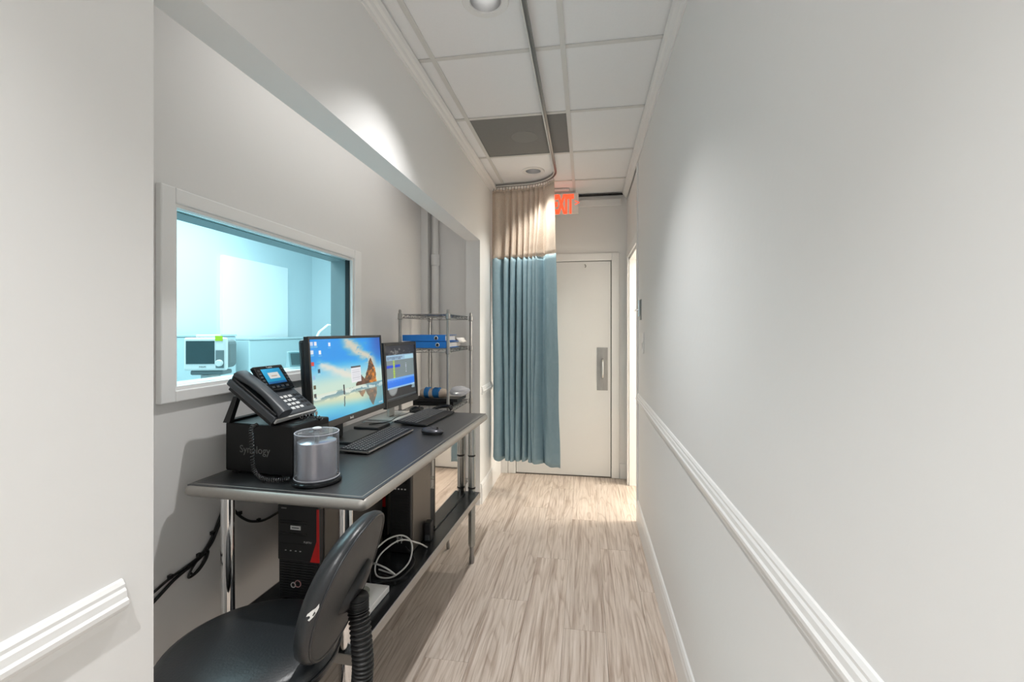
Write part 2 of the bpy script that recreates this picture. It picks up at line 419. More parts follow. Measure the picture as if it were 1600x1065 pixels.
# ceiling: slab, lay-in tiles, tees
ce = struct(bx('ceiling', M['tile'], -3.72, 2.7, YBACK, 5.6, SLAB, SLAB+.1))
TX0, TX1 = -.711, -.101                 # two main tees
crossY = [2.045 + .61*k for k in range(-7, 4)]
edgesY = [YBACK] + [y for y in crossY if YBACK < y < YFAR] + [YFAR]
colsX = [(XL+.001, TX0), (TX0, TX1), (TX1, XR-.001)]
LAMPS = [(-.385, 1.715), (-.415, 3.60), (-.385, -.2)]
def tile_hole(x0, x1, y0, y1, cx, cy, r, n=32):
    b = MB(); z0, z1 = CEIL+.006, CEIL+.02
    inner, outer = [], []
    for k in range(n):
        a = 2*PI*(k+.5)/n; dx, dy = math.cos(a), math.sin(a)
        t = min((x1-cx)/dx if dx > 0 else (x0-cx)/dx, (y1-cy)/dy if dy > 0 else (y0-cy)/dy)
        outer.append((cx+dx*t, cy+dy*t)); inner.append((cx+dx*r, cy+dy*r))
    # snap the nearest samples onto the corners
    for qx in (x0, x1):
        for qy in (y0, y1):
            k = min(range(n), key=lambda i: (outer[i][0]-qx)**2+(outer[i][1]-qy)**2); outer[k] = (qx, qy)
    io = [b.P((x, y, z0)) for x, y in outer]; ii = [b.P((x, y, z0)) for x, y in inner]
    iu = [b.P((x, y, z1)) for x, y in inner]; ou = [b.P((x, y, z1)) for x, y in outer]
    b.ring_connect(io, ii); b.ring_connect(ii, iu); b.ring_connect(iu, ou)
    return b
for i in range(len(edgesY)-1):
    y0, y1 = edgesY[i]+.002, edgesY[i+1]-.002
    for c, (x0, x1) in enumerate(colsX):
        x0 += .002; x1 -= .002
        lamp = [p for p in LAMPS if x0 < p[0] < x1 and y0 < p[1] < y1]
        m = M['tile']; nm = 'tile'
        if c == 1 and abs(edgesY[i]-2.655) < .01: m = M['speaker']; nm = 'speaker_panel'
        if lamp: o = tile_hole(x0, x1, y0, y1, lamp[0][0], lamp[0][1], .062).obj(nm, m, ce)
        else: o = bx(nm, m, x0, x1, y0, y1, CEIL+.006, CEIL+.02, ce)
        if nm == 'speaker_panel':
            o['label'] = 'dark grey square panel with a round grille'
            MB().lathe([(.0, CEIL+.0035), (.085, CEIL+.0035), (.09, CEIL+.0059)], 32, (-.40, 2.96), False, True).obj('grille', M['speaker2'], o)
for x in (TX0, TX1):
    w_ = .012
    MB().box(x-w_, x+w_, YBACK, YFAR, CEIL+.001, CEIL+.005).box(x-.002, x+.002, YBACK, YFAR, CEIL+.005, CEIL+.04).obj('main_tee', M['tee'], ce)
for y in edgesY[1:-1]:
    for c, (x0, x1) in enumerate(colsX):
        bx('cross_tee', M['tee'], x0+(.0125 if c else 0), x1-(.0125 if c < 2 else 0), y-.012, y+.012, CEIL+.001, CEIL+.005, ce)
bx('wall_angle', M['tee'], XL+.0005, XL+.02, YBACK, YFAR, CEIL-.001, CEIL+.0008, ce); bx('wall_angle', M['tee'], XR-.02, XR-.0005, YBACK, YFAR, CEIL-.001, CEIL+.0008, ce)
struct(bx('ceiling_alcove', M['wall2'], XB, XL-.113, .72, 3.56, 2.55, 2.6))
struct(bx('ceiling_scan_room', M['scanwall'], -3.6, XB-.12, .12, 5.5, 2.65, 2.7))
struct(bx('ceiling_side_room', M['wall'], XR+.12, 2.6, 2.5, YFAR, 2.63, 2.7))

# mouldings
def crown(x, sgn):   # sgn: direction into the room
    p = [(0, 0), (.006, 0), (.010, .012), (.018, .02), (.024, .034), (.034, .042), (.040, .055), (.040, .062), (0, .062)]
    return [(x+sgn*(a+.0003), CEIL-.0645+b) for a, b in p]
def rail(x, sgn, z):
    p = [(0, 0), (.009, 0), (.010, .012), (.015, .017), (.0165, .022), (.0165, .030), (.0125, .034), (.0115, .046), (.008, .051), (.008, .057), (.004, .064), (0, .066)]
    return [(x+sgn*(a+.0003), z+b) for a, b in p]
def base(x, sgn, h=.165):
    p = [(0, .0), (.014, .0), (.014, h-.045), (.011, h-.03), (.011, h-.018), (.006, h-.005), (0, h)]
    return [(x+sgn*(a+.0003), b+.0005) for a, b in p]
RZ = .862
struct(MB().prism(crown(XR, -1), YBACK, YFAR-.05).obj('trim_1', M['trim'], smooth=False))
struct(MB().prism(crown(XL, 1), YBACK, YFAR-.05).obj('trim_2', M['trim']))
struct(MB().prism(rail(XR, -1, RZ), YBACK, YR-.005).obj('trim_3', M['trim']))
struct(MB().prism(rail(XL, 1, RZ), YBACK, .683).obj('trim_4', M['trim']))
struct(MB().prism(rail(XL, 1, RZ), O1+.05, YFAR-.002).obj('trim_5', M['trim']))
struct(MB().prism(base(XR, -1), YBACK, YR-.02).obj('baseboard_right', M['trim']))
struct(MB().prism(base(XL, 1), YBACK, .744).obj('baseboard_left', M['trim']))
struct(MB().prism(base(XL, 1), O1+.02, YFAR-.03).obj('baseboard_left_far', M['trim']))
struct(MB().prism(base(XB, 1, .10), .73, 3.55).obj('baseboard_alcove', M['trim']))
o = MB().box(XL+.001, DX0-.075, YFAR-.014, YFAR-.0005, .0005, .14).box(DX1+.075, XR-.001, YFAR-.014, YFAR-.0005, .0005, .14).obj('baseboard_end', M['trim']); struct(o)
struct(bx('trim_6', M['trim'], XL+.045, XR-.045, YFAR-.02, YFAR-.0005, 2.535, 2.60, bevel=.006))
struct(bx('trim_7', M['grout'], -.10, XR-.03, YFAR-.03, YFAR-.003, 2.634, 2.6445))
struct(bx('trim_8', M['trim'], XR-.012, XR+.001, YR-.018, YR+.012, 0.001, 2.575, bevel=.003))
# cover strip and conduits in the far alcove corner
struct(bx('trim_9', M['wall2'], XB+.0005, XB+.055, 3.47, 3.5595, .11, 2.548))
tag(MB().lathe([(.030, .002), (.030, 1.90), (.036, 1.905), (.036, 1.99), (.026, 1.995), (.026, 2.545)], 20, (-1.205, 3.515)).obj('conduit', M['wall2'], smooth='auto'),
    'painted vertical conduit pipe in the far corner behind the wire shelf', 'pipe')

# window_1: casing, linings, pane
win = struct(MB().box(XB+.0003, XB+.022, WY0-.052, WY0, WZ0-.037, WZ1+.048).box(XB+.0003, XB+.022, WY1, WY1+.075, WZ0-.037, WZ1+.048)
             .box(XB+.0003, XB+.022, WY0, WY1, WZ1, WZ1+.048).box(XB+.0003, XB+.022, WY0, WY1, WZ0-.037, WZ0).obj('window_1', M['trim'], bevel=.004))
e = .0005
MB().box(XB-.118, XB+.012, WY0+e, WY0+.012, WZ0+e, WZ1-e).box(XB-.118, XB+.012, WY1-.012, WY1-e, WZ0+e, WZ1-e)\
    .box(XB-.118, XB+.012, WY0+.012, WY1-.012, WZ1-.012, WZ1-e).box(XB-.118, XB+.012, WY0+.012, WY1-.012, WZ0+e, WZ0+.012).obj('window_lining', M['trim'], win)
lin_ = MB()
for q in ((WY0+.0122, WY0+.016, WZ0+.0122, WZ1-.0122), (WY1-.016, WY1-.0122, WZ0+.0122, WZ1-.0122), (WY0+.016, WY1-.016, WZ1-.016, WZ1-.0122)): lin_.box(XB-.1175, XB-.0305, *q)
lin_.obj('shaded_lining', mat('lining_shade_grey', (.27, .30, .31), .6, noise=(5, .05)), win)  # darker grey puts the shade of the reveal into its colour
bx('pane', M['pane'], XB-.022, XB-.012, WY0+.0125, WY1-.0125, WZ0+.0125, WZ1-.0125, win)
MB().box(XB-.03, XB-.004, WY0+.0122, WY0+.016, WZ0+.0122, WZ1-.0122).box(XB-.03, XB-.004, WY1-.016, WY1-.0122, WZ0+.0122, WZ1-.0122).obj('gasket', M['blackp'], win)

# door_1: exit door
d1 = struct(bx('door_1', M['doorpaint'], DX0+.006, DX1-.006, YFAR+.004, YFAR+.045, .008, DZ-.006, bevel=.002))
MB().box(DX0-.07, DX0-.0005, YFAR-.016, YFAR-.0005, .001, DZ+.07).box(DX1+.0005, DX1+.07, YFAR-.016, YFAR-.0005, .001, DZ+.07)\
    .box(DX0-.0005, DX1+.0005, YFAR-.016, YFAR-.0005, DZ+.0005, DZ+.07).obj('door_casing', M['trim'], d1, bevel=.004)
bx('door_stop', M['grout'], DX0+.0005, DX1-.0005, YFAR+.05, YFAR+.08, .0, DZ-.0005, d1)
pp = bx('push_plate', M['plate'], .105, .205, YFAR-.0005, YFAR+.0035, .815, 1.215, d1, bevel=.001)
MB().tube([(.157, YFAR-.002, .93), (.157, YFAR-.035, .945), (.157, YFAR-.042, .97), (.157, YFAR-.042, 1.07), (.157, YFAR-.035, 1.095), (.157, YFAR-.002, 1.11)], .009, 10).obj('pull_handle', M['chrome'], pp, smooth='auto')
MB().tube([(-.006, YFAR+.003, 1.995), (-.006, YFAR-.02, 1.993), (.003, YFAR-.024, 1.978), (-.004, YFAR-.022, 1.965)], .005, 8).obj('hook', M['hooks'], d1, smooth=True)
# door_2: cased opening on the right
d2 = struct(MB().box(XR+.01, XR+.118, 4.105, 4.1395, .001, 2.0295).box(XR+.01, XR+.118, YR+.014, 4.105, 2.0, 2.0295).box(XR+.003, XR+.118, YR+.0005, YR+.013, .001, 2.0295).obj('door_2', M['trim']))
MB().box(XR-.008, XR+.0075, 4.11, 4.18, .001, 2.09).box(XR-.008, XR+.0075, YR+.02, 4.11, 2.02, 2.09).obj('door_casing', M['trim'], d2, bevel=.004)

# ------------------------------------------------------------------ ceiling fittings
for i, (x, y) in enumerate(LAMPS):
    t = thing('recessed_downlight', ['round white recessed downlight nearest the camera on the ceiling', 'small round recessed downlight inside the curtain track bend',
                                    'round white recessed downlight behind the camera'][i], 'downlight', (x, y, CEIL))
    rr = MB(); n = 40
    prof = [(.060, .0055), (.064, .0), (.088, -.001), (.092, .003), (.090, .0058)]
    rr.lathe(prof, n, (0, 0), False, False).obj('trim_ring', M['trim'], t, smooth='auto')
    MB().lathe([(.0595, .004), (.056, .03), (.050, .055), (.044, .075)], n, (0, 0), False, False).obj('reflector', M['reflector'], t, smooth=True)
    MB().lathe([(.0, .069), (.030, .066), (.043, .074), (.043, .078)], n, (0, 0), False, True).obj('lamp', M['bulb'], t, smooth=True)
    sl = bpy.data.lights.new('downlight_beam', 'SPOT'); sl.energy = SPOT_W*(1, .6, 1.5)[i]; sl.spot_size = math.radians((102, 86, 98)[i]); sl.spot_blend = 1.0; sl.shadow_soft_size = .02
    sl.color = ((1, .99, .985), (1, .95, .87), (1, .995, .99))[i]
    so = bpy.data.objects.new('downlight_beam', sl); COL.objects.link(so); so.parent = t; so.location = (0, 0, .012)

# curtain track: straight run, quarter bend, run to the left wall
TXX = -.237; R = .30; cyc = 3.56
path = [(TXX, YBACK+.1), (TXX, 0), (TXX, 2), (TXX, cyc)]
path += [(TXX-R+R*math.cos(a), cyc+R*math.sin(a)) for a in np.linspace(.08, PI/2, 14)]
path += [(-.70, cyc+R+.012), (XL+.045, cyc+R+.02)]
def sweep_rect(pts, w, z0, z1):
    b = MB(); rings = []
    for i, p in enumerate(pts):
        a, c = pts[max(i-1, 0)], pts[min(i+1, len(pts)-1)]
        t = Vector((c[0]-a[0], c[1]-a[1])).normalized(); nn = Vector((-t.y, t.x))
        rings.append([b.P((p[0]+nn.x*w, p[1]+nn.y*w, z0)), b.P((p[0]-nn.x*w, p[1]-nn.y*w, z0)), b.P((p[0]-nn.x*w, p[1]-nn.y*w, z1)), b.P((p[0]+nn.x*w, p[1]+nn.y*w, z1))])
    for i in range(len(rings)-1): b.ring_connect(rings[i], rings[i+1])
    b.f.append(tuple(rings[0])); b.f.append(tuple(rings[-1][::-1])); return b
tr = thing('curtain_track', 'grey ceiling curtain track bending towards the left wall', 'track', (0, 0, 0))
def offs(pts, w):
    r = []
    for i, p in enumerate(pts):
        a, c = pts[max(i-1, 0)], pts[min(i+1, len(pts)-1)]
        t = Vector((c[0]-a[0], c[1]-a[1])).normalized(); r.append((p[0]-t.y*w, p[1]+t.x*w))
    return r
sweep_rect(path, .011, CEIL-.012, CEIL+.0005).obj('track_body', M['track'], tr)
for sg in (-1, 1): sweep_rect(offs(path, sg*.0085), .0035, CEIL-.021, CEIL-.012).obj('track_lip', M['tee'] if sg > 0 else M['track'], tr)

# curtain: hangs along the bend
cpath = []
for q in np.linspace(0, 1, 20): cpath.append((XL+.012+q*(TXX-R-(XL+.012)), cyc+R+.02-q*.02))
for a in np.linspace(PI/2, .34, 30)[1:]: cpath.append((TXX-R+R*math.cos(a), cyc+R*math.sin(a)))
cp = np.array(cpath); seg = np.r_[0, np.cumsum(np.hypot(*np.diff(cp, axis=0).T))]; LEN = seg[-1]
fold_at = np.array([0, .175, .26, .345, .425, .51, .595, .67, .735, 1.0])     # fold valleys along the run
def cpoint(s, z):
    """s 0..1 along the run, z height: position with pleats."""
    k = (z-.25)/(2.56-.25)
    ss = s*LEN
    x = np.interp(ss, seg, cp[:, 0]); y = np.interp(ss, seg, cp[:, 1])
    x2 = np.interp(min(ss+.01, LEN), seg, cp[:, 0]); y2 = np.interp(min(ss+.01, LEN), seg, cp[:, 1])
    x1 = np.interp(max(ss-.01, 0), seg, cp[:, 0]); y1 = np.interp(max(ss-.01, 0), seg, cp[:, 1])
    tx, ty = x2-x1, y2-y1; l = math.hypot(tx, ty); tx, ty = tx/l, ty/l
    i = min(np.searchsorted(fold_at, s, side='right')-1, len(fold_at)-2); i = max(i, 0)
    u = (s-fold_at[i])/(fold_at[i+1]-fold_at[i])
    wd = (fold_at[i+1]-fold_at[i])*LEN
    amp = (.072 + .012*(1-k)) * (1 if i < 8 else .5)
    if z > 2.0: amp *= .30 + .70*max(0, (2.56-z)/.56)**1.5
    a = amp*(1-abs(math.cos(PI*u))**2.6 if 0 < u < 1 else 0)*(1+.15*math.sin(3*z+i))
    a += .004*math.sin(9*z+5*s*9)*(1-k)
    sw = .012*math.sin(2.1*z+i*1.3)*(1-k) - (.009*math.sin(2*PI*u) if i < 8 else 0)*(1 if z < 2 else .4)
    nx, ny = ty, -tx                        # towards the camera side
    flare = .062*(1-k)*max(0, s-.70)/.30 + .004*max(0, s-.8)/.2
    return (x+nx*a+tx*sw+flare*.85, y+ny*a+ty*sw-flare*.5, z)
def cloth(z_list, name, m, parent, ns=220):
    b = MB(); uv = []
    for z in z_list:
        for j in range(ns+1):
            s = j/ns
            zz = z
            if z == z_list[0]: zz = z+.006*math.sin(40*s)
            b.v.append(cpoint(s, zz)); uv.append((s*LEN*2, z))
    for r in range(len(z_list)-1):
        for j in range(ns): b.f.append((r*(ns+1)+j, r*(ns+1)+j+1, (r+1)*(ns+1)+j+1, (r+1)*(ns+1)+j))
    me = bpy.data.meshes.new(name); me.from_pydata(b.v, [], b.f); me.update()
    ul = me.uv_layers.new(name='UVMap')
    for lp in me.loops: ul.data[lp.index].uv = uv[lp.vertex_index]
    for p in me.polygons: p.use_smooth = True
    me.materials.append(m)
    o = bpy.data.objects.new(name, me); COL.objects.link(o); o.parent = parent
    so = o.modifiers.new('thick', 'SOLIDIFY'); so.thickness = .0015
    return o
cu = thing('privacy_curtain', 'blue hospital privacy curtain with beige net top hanging in pleats before the door', 'curtain', (0, 0, 0))
cloth(list(np.linspace(.262, 2.0, 44)), 'blue_cloth', M['curtain'], cu)
net_o = cloth(list(np.linspace(1.995, 2.585, 16)), 'net_top', M['net'], cu); net_o['label'] = 'beige open net top of curtain'
hem = MB()
cloth(list(np.linspace(2.565, 2.60, 3)), 'header_band', mat('net_header', (.78, .68, .58), .8, noise=(30, .05)), cu)
for k in range(24):
    s = .02+.96*k/23; p = cpoint(s, 2.595); ss = s*LEN
    px, py = np.interp(ss, seg, cp[:, 0]), np.interp(ss, seg, cp[:, 1])
    MB().tube([(px, py, CEIL-.013), (px, py, 2.615), (p[0], p[1], 2.60), (p[0], p[1], 2.588)], .0022, 6).obj('hook', M['hooks'], cu, smooth=True)

# exit sign
ex = thing('exit_sign', 'red lettered exit sign hanging from the ceiling beside the curtain', 'exit sign', (-.212, 4.10, CEIL))
MB().box(-.07, .07, -.035, .035, -.018, .0005).obj('canopy', M['trim'], ex, bevel=.006)
bx('panel', M['exitpanel'], -.155, .15, -.007, .007, -.225, -.036, ex, bevel=.006)
MB().box(-.12, .12, -.010, .010, -.036, -.0182).obj('panel_clip', M['galv'], ex, bevel=.003)
fit(text('lettering', 'EXIT', .225, (-.080, -.0078, -.211), (1, 0, 0), (0, 0, 1), M['exitred'], ex, .0006, bold=.012), .188)
text('chevron', '>', .085, (.112, -.0078, -.155), (1, 0, 0), (0, 0, 1), M['exitred'], ex, .0006)

# fittings on the right wall by the opening
lk = thing('door_latch', 'small chrome slide latch on the right wall edge above a switch', 'latch', (XR, 3.17, 1.52))
bx('latch_plate', M['plate'], -.006, -.0005, -.035, .035, -.075, .065, lk, bevel=.002)
MB().tube([(-.012, 0, -.05), (-.012, 0, .06)], .008, 10).obj('bolt', M['chrome'], lk, smooth='auto')
MB().tube([(-.016, 0, -.005), (-.034, .0, -.008), (-.036, .03, -.01)], .006, 8).obj('bolt_knob', M['chrome'], lk, smooth='auto')
sw = thing('light_switch', 'thin white switch plate on the right wall below the chrome latch', 'switch', (XR, 3.04, 1.30))
bx('switch_plate', M['trim'], -.006, -.0005, -.04, .04, -.075, .06, sw, bevel=.002)
bx('rocker', M['white'], -.010, -.0062, -.012, .012, -.045, -.005, sw, bevel=.001)

# ------------------------------------------------------------------ steel work table
TR = -.040                                  # slight turn of the table
t0 = Vector((-1.269, 1.245, 0)); ex_ = Vector((math.cos(TR), math.sin(TR), 0)); ey_ = Vector((-math.sin(TR), math.cos(TR), 0))
def TW(a, b, z=0): p = t0 + ex_*a + ey_*b; return (p.x, p.y, z)
TWD, TLN, TT = .640, 1.415, .88
tb = thing('work_table', 'long stainless steel work table standing in the wall recess', 'table', tuple(t0), TR)
bx('table_top', M['steel_dark'], .010, TWD-.012, .012, TLN-.012, TT-.012, TT-.0004, tb)
def rim(x0, x1, y0, y1):   # rolled bullnose edge as a swept profile round the rectangle
    b = MB(); prof = [(-.016, 0.), (-.006, -.0015), (.004, -.006), (.010, -.014), (.011, -.024), (.006, -.034), (-.004, -.039), (-.016, -.040)]
    R0 = .016; rings = []; n = len(prof)
    for (x, y, a0) in ((x0+R0, y0+R0, PI), (x1-R0, y0+R0, 1.5*PI), (x1-R0, y1-R0, 0), (x0+R0, y1-R0, .5*PI)):
        for k in range(6):
            a = a0+k*PI/10; dx, dy = math.cos(a), math.sin(a)
            rings.append([b.P((x+dx*(R0+o_), y+dy*(R0+o_), TT+z)) for o_, z in prof])
    for i in range(len(rings)): b.ring_connect(rings[i], rings[(i+1) % len(rings)])
    return b
rim(.008, TWD-.010, .010, TLN-.010).obj('bullnose_rim', M['steel_rim'], tb, smooth='auto')
UZ = .412
def leg(a, b, far):
    o = MB().lathe([(.018, .10), (.0205, .11), (.0205, .835), (.0205, TT-.0125)], 20, (a, b)).obj('leg', M['galv'] if far else M['chrome'], tb, smooth='auto')
    MB().lathe([(.012, .0), (.015, .004), (.017, .03), (.013, .045), (.013, .10)], 16, (a, b)).obj('foot', M['hooks'], o, smooth='auto')
    for z in ((.44, .63, .80) if far else ()):
        MB().lathe([(.0207, z), (.0225, z+.002), (.0225, z+.008), (.0207, z+.010)], 20, (a, b)).obj('collar', M['blackp'], o, smooth='auto')
leg(.13, .045, False); leg(.55, .045, False); leg(.55, 1.37, True); leg(.13, 1.37, True)
MB().box(.10, .590, .02, 1.395, UZ-.004, UZ).obj('lower_shelf', mat('dark_steel_shelf', (.075, .08, .085), .25, .8, noise=(8, .1)), tb)
MB().box(.590, .596, .02, 1.395, UZ-.032, UZ).box(.095, .10, .02, 1.395, UZ-.032, UZ).box(.10, .59, .016, .02, UZ-.032, UZ).box(.10, .59, 1.395, 1.399, UZ-.032, UZ).obj('shelf_lip', M['steel_rim'], tb, bevel=.002)

# ------------------------------------------------------------------ wire shelving beyond the table
PX = [(-1.174, 2.735), (-.855, 2.735), (-.848, 3.275), (-1.170, 3.275)]
ws = thing('wire_shelf', 'narrow chrome wire shelf unit behind the far end of the table', 'shelf', (0, 0, 0))
for x, y in PX:
    o = MB().lathe([(.009, .0), (.011, .005), (.011, .03), (.008, .04), (.0098, .06), (.0098, 1.50), (.007, 1.507)], 14, (x, y)).obj('post', M['steel'], ws, smooth='auto')
    for z in (.25, .84, 1.235, 1.455):
        MB().lathe([(.0102, z-.012), (.0155, z-.008), (.0135, z+.028), (.0102, z+.03)], 14, (x, y)).obj('collar', M['steel'], o, smooth='auto')
for z in (.25, .84, 1.235, 1.455):
    b = MB(); x0, x1, y0, y1 = -1.160, -.868, 2.748, 3.262
    for zz in (z, z+.022):
        for p, q in (((x0, y0), (x1, y0)), ((x1, y0), (x1, y1)), ((x1, y1), (x0, y1)), ((x0, y1), (x0, y0))):
            b.tube([(p[0], p[1], zz), (q[0], q[1], zz)], .003, 6)
    for (p, q, n) in (((x0, y0), (x1, y0), 8), ((x1, y0), (x1, y1), 14), ((x0, y0), (x0, y1), 14), ((x0, y1), (x1, y1), 8)):
        b.tube([(p[0]+(q[0]-p[0])*k/n, p[1]+(q[1]-p[1])*k/n, z+(.022 if k % 2 else 0)) for k in range(n+1)], .002, 5)
    for k in range(1, 20): y = y0+(y1-y0)*k/20; b.tube([(x0, y, z+.024), (x1, y, z+.024)], .0018, 5)
    for k in (1, 2): x = x0+(x1-x0)*k/3; b.tube([(x, y0, z+.020), (x, y1, z+.020)], .0025, 5)
    b.obj('wire_deck', M['steel'], ws, smooth='auto')

# binders on the middle shelf
for k in range(2):
    z = 1.262+.043*k
    t = thing('ring_binder', ['lower blue ring binder lying flat on the wire shelf', 'upper blue ring binder lying flat on the wire shelf'][k], 'binder',
              (-1.155-.012*k, 2.752+.004*k, z), .02*k, 'blue ring binders on the wire shelf')
    MB().box(0, .285, 0, .004, 0, .040).box(0, .285, .004, .28, .0, .003).box(0, .285, .004, .28, .037, .040).obj('cover', M['blue'], t, bevel=.001)
    bx('sheets', M['paper'], .012, .275, .02, .265, .004, .030, t)
    o = MB(); o.xf = lambda p: (p[0], p[2], p[1]); o.lathe([(.009, -.0015), (.014, -.0015), (.014, .0), (.009, .0)], 20, (.225, .020), False, False); o.obj('finger_ring', M['chrome'], t, smooth=True)
    o = MB(); o.xf = lambda p: (p[0], p[2], p[1]); o.lathe([(.0, -.0006), (.009, -.0006), (.009, -.0002)], 20, (.225, .020), False, False); o.obj('finger_hole', M['grout'], t)
b = MB()
for k in range(5):
    z = 1.262+.004*k; x0 = -.868+.0; 
b = MB(); 
for k, (a, c) in enumerate(((.0, .02), (.35, .035), (.7, .03))):
    pts = [(0, 0), (.012, .045-.01*k), (.03, .06-.02*k), (.05, .03-.008*k)]
    for i in range(len(pts)-1):
        p, q = pts[i], pts[i+1]; j = len(b.v)
        for (x, z) in (p, q):
            for y in (.02*k, .2+.02*k): b.v.append((x-.015*k, y, z+.004*k))
        b.f.append((j, j+1, j+3, j+2))
pz = b.obj('loose_papers', M['paper'], smooth=True); pz.location = (-.862+.0, 2.87, 1.264); so = pz.modifiers.new('t', 'SOLIDIFY'); so.thickness = .002
pz.location = (-.925, 3.05, 1.262)
tag(pz, 'curled loose white papers beside the binders on the wire shelf', 'papers')

# lower visible shelf: flat black recorder, taped bundle, clear bag
rk = thing('black_device', 'flat black electronic unit on the wire shelf under the taped bundle', 'device', (-1.155, 2.90, .8672))
bx('body', M['blackp'], 0, .285, 0, .23, 0, .030, rk, bevel=.004)
bx('front_panel', M['blackgl'], .005, .280, -.004, -.0002, .004, .026, rk)
tp = thing('tray', 'thin black tray on top of the flat black unit', 'tray', (-1.15, 2.89, .8985))
MB().box(0, .31, 0, .22, 0, .006).box(0, .31, 0, .004, .006, .02).box(0, .004, .004, .22, .006, .02).box(.306, .31, .004, .22, .006, .02).obj('tray_body', M['blackp'], tp)
bn = thing('taped_bundle', 'beige rolled bundle with two blue wraps on the wire shelf', 'bundle', (-1.13, 3.0, .9062))
def lump(name, m, x0, x1, r, parent, n=16, seedv=1):
    rnd = random.Random(seedv); b = MB(); rings = []
    for i in range(8):
        q = i/7; x = x0+(x1-x0)*q; rr = r*(1 if 0 < i < 7 else .82)*(1+rnd.uniform(-.06, .06))
        rings.append([b.P((x, rr*1.3*math.cos(2*PI*k/n)*(1+rnd.uniform(-.04, .04)), r+rr*.98*math.sin(2*PI*k/n))) for k in range(n)])
    for i in range(7): b.ring_connect(rings[i], rings[i+1])
    b.f.append(tuple(rings[0])); b.f.append(tuple(rings[-1][::-1]))
    return b.obj(name, m, parent, smooth=True)
lump('roll', M['beige'], 0, .18, .034, bn, seedv=3); lump('wrap', M['bluecloth'], .028, .068, .0375, bn, seedv=4); lump('wrap', M['bluecloth'], .088, .142, .0375, bn, seedv=5)
bb = MB(); rnd = random.Random(11); rings = []
for i in range(9):
    th = PI*i/8; rr = math.sin(th)
    rings.append([bb.P(((.065*rr+.004)*math.cos(2*PI*k/14)*(1+rnd.uniform(-.14, .14)), (.07*rr+.004)*math.sin(2*PI*k/14)*(1+rnd.uniform(-.14, .14)), .036-.034*math.cos(th)*(1+rnd.uniform(-.03, .0)))) for k in range(14)])
for i in range(8): bb.ring_connect(rings[i], rings[i+1])
bg = bb.obj('plastic_bag', M['bag'], smooth=True); bg.location = (-.862, 3.02, .9195)
tag(bg, 'crumpled clear plastic bag at the right end of the wire shelf', 'bag')
iw = bb

# ------------------------------------------------------------------ black storage box with the phone on it
ns = thing('storage_box', 'black network storage box standing under the desk phone', 'storage box', (-1.236, 1.384, TT+.001), -.12)
NW, ND, NH = .283, .185, .174
bx('housing', M['nas'], 0, NW, 0, ND, .006, NH, ns, bevel=.007, seg=3)
for fx in (.02, NW-.05):
    for fy in (.01, ND-.03): bx('rubber_foot', M['blackp'], fx, fx+.03, fy, fy+.02, 0, .0058, ns)
text('lettering', 'Synology', .036, (.064, -.0006, .074), (1, 0, 0), (0, 0, 1), mat('dull_print', (.16, .16, .16), .4, .5, noise=(20, .1)), ns)
bx('drive_door', M['blackgl'], NW+.0003, NW+.004, .012, ND-.012, .02, NH-.02, ns, bevel=.001)
for k in range(4): MB().box(NW+.0043, NW+.0055, .02+k*.005, .023+k*.005, NH-.03, NH-.026).obj('status_light', M['silver'], ns)
NZ = TT+.001+NH

# desk phone: faces +x, tilted
TH = math.radians(36)
ph = thing('desk_phone', 'black office desk phone with lit screen on top of the storage box', 'phone', (-1.020, 1.345, NZ+.0012), -.03)
def PHX(p):     # (a along the front, b up the slope, n off the face)
    a, b, n = p; b *= 1.14
    return (-b*math.cos(TH)+n*math.sin(TH), a, .0015+b*math.sin(TH)+n*math.cos(TH))
def pbox(name, m, a0, a1, b0, b1, n0, n1, par=None, bevel=0., xf=PHX):
    q = MB(); q.xf = xf; q.box(a0, a1, b0, b1, n0, n1); return q.obj(name, m, par or ph, bevel=bevel)
PWID = .222
body = pbox('body', M['slate'], 0, PWID, .006, .200, -.002, .024, bevel=.006)
pbox('front_strip', M['silver'], .002, PWID-.002, .0, .0055, .004, .020, bevel=.002)
pbox('underside', M['blackp'], .01, PWID-.01, .012, .19, -.018, -.0025, bevel=.004)
pbox('handset_cradle', M['blackp'], .004, .070, .012, .196, .0245, .032, bevel=.003)
# handset: arched bar with two cups
hb = MB(); hb.xf = PHX; rings = []
for i in range(17):
    q = i/16; bpos = .004+.194*q; arch = .028+.014*math.sin(PI*q)**.7
    wv = .025+.004*abs(2*q-1)**2; hh = .011+.007*abs(2*q-1)**3
    rings.append([hb.P((.036+wv*math.copysign(abs(math.cos(t_))**.6, math.cos(t_)), bpos, arch+.008+hh*math.copysign(abs(math.sin(t_))**.7, math.sin(t_)))) for t_ in [2*PI*k/16 for k in range(16)]])
for i in range(16): hb.ring_connect(rings[i], rings[i+1])
hb.f.append(tuple(rings[0])); hb.f.append(tuple(rings[-1]))
hs = hb.obj('handset', M['slate'], ph, smooth='auto'); hs['label'] = 'slate grey handset on the cradle'
for b0, b1 in ((.012, .055), (.16, .205)):
    pbox('handset_cup', M['blackp'], .014, .058, b0, b1, .0325, .042, hs, bevel=.004)
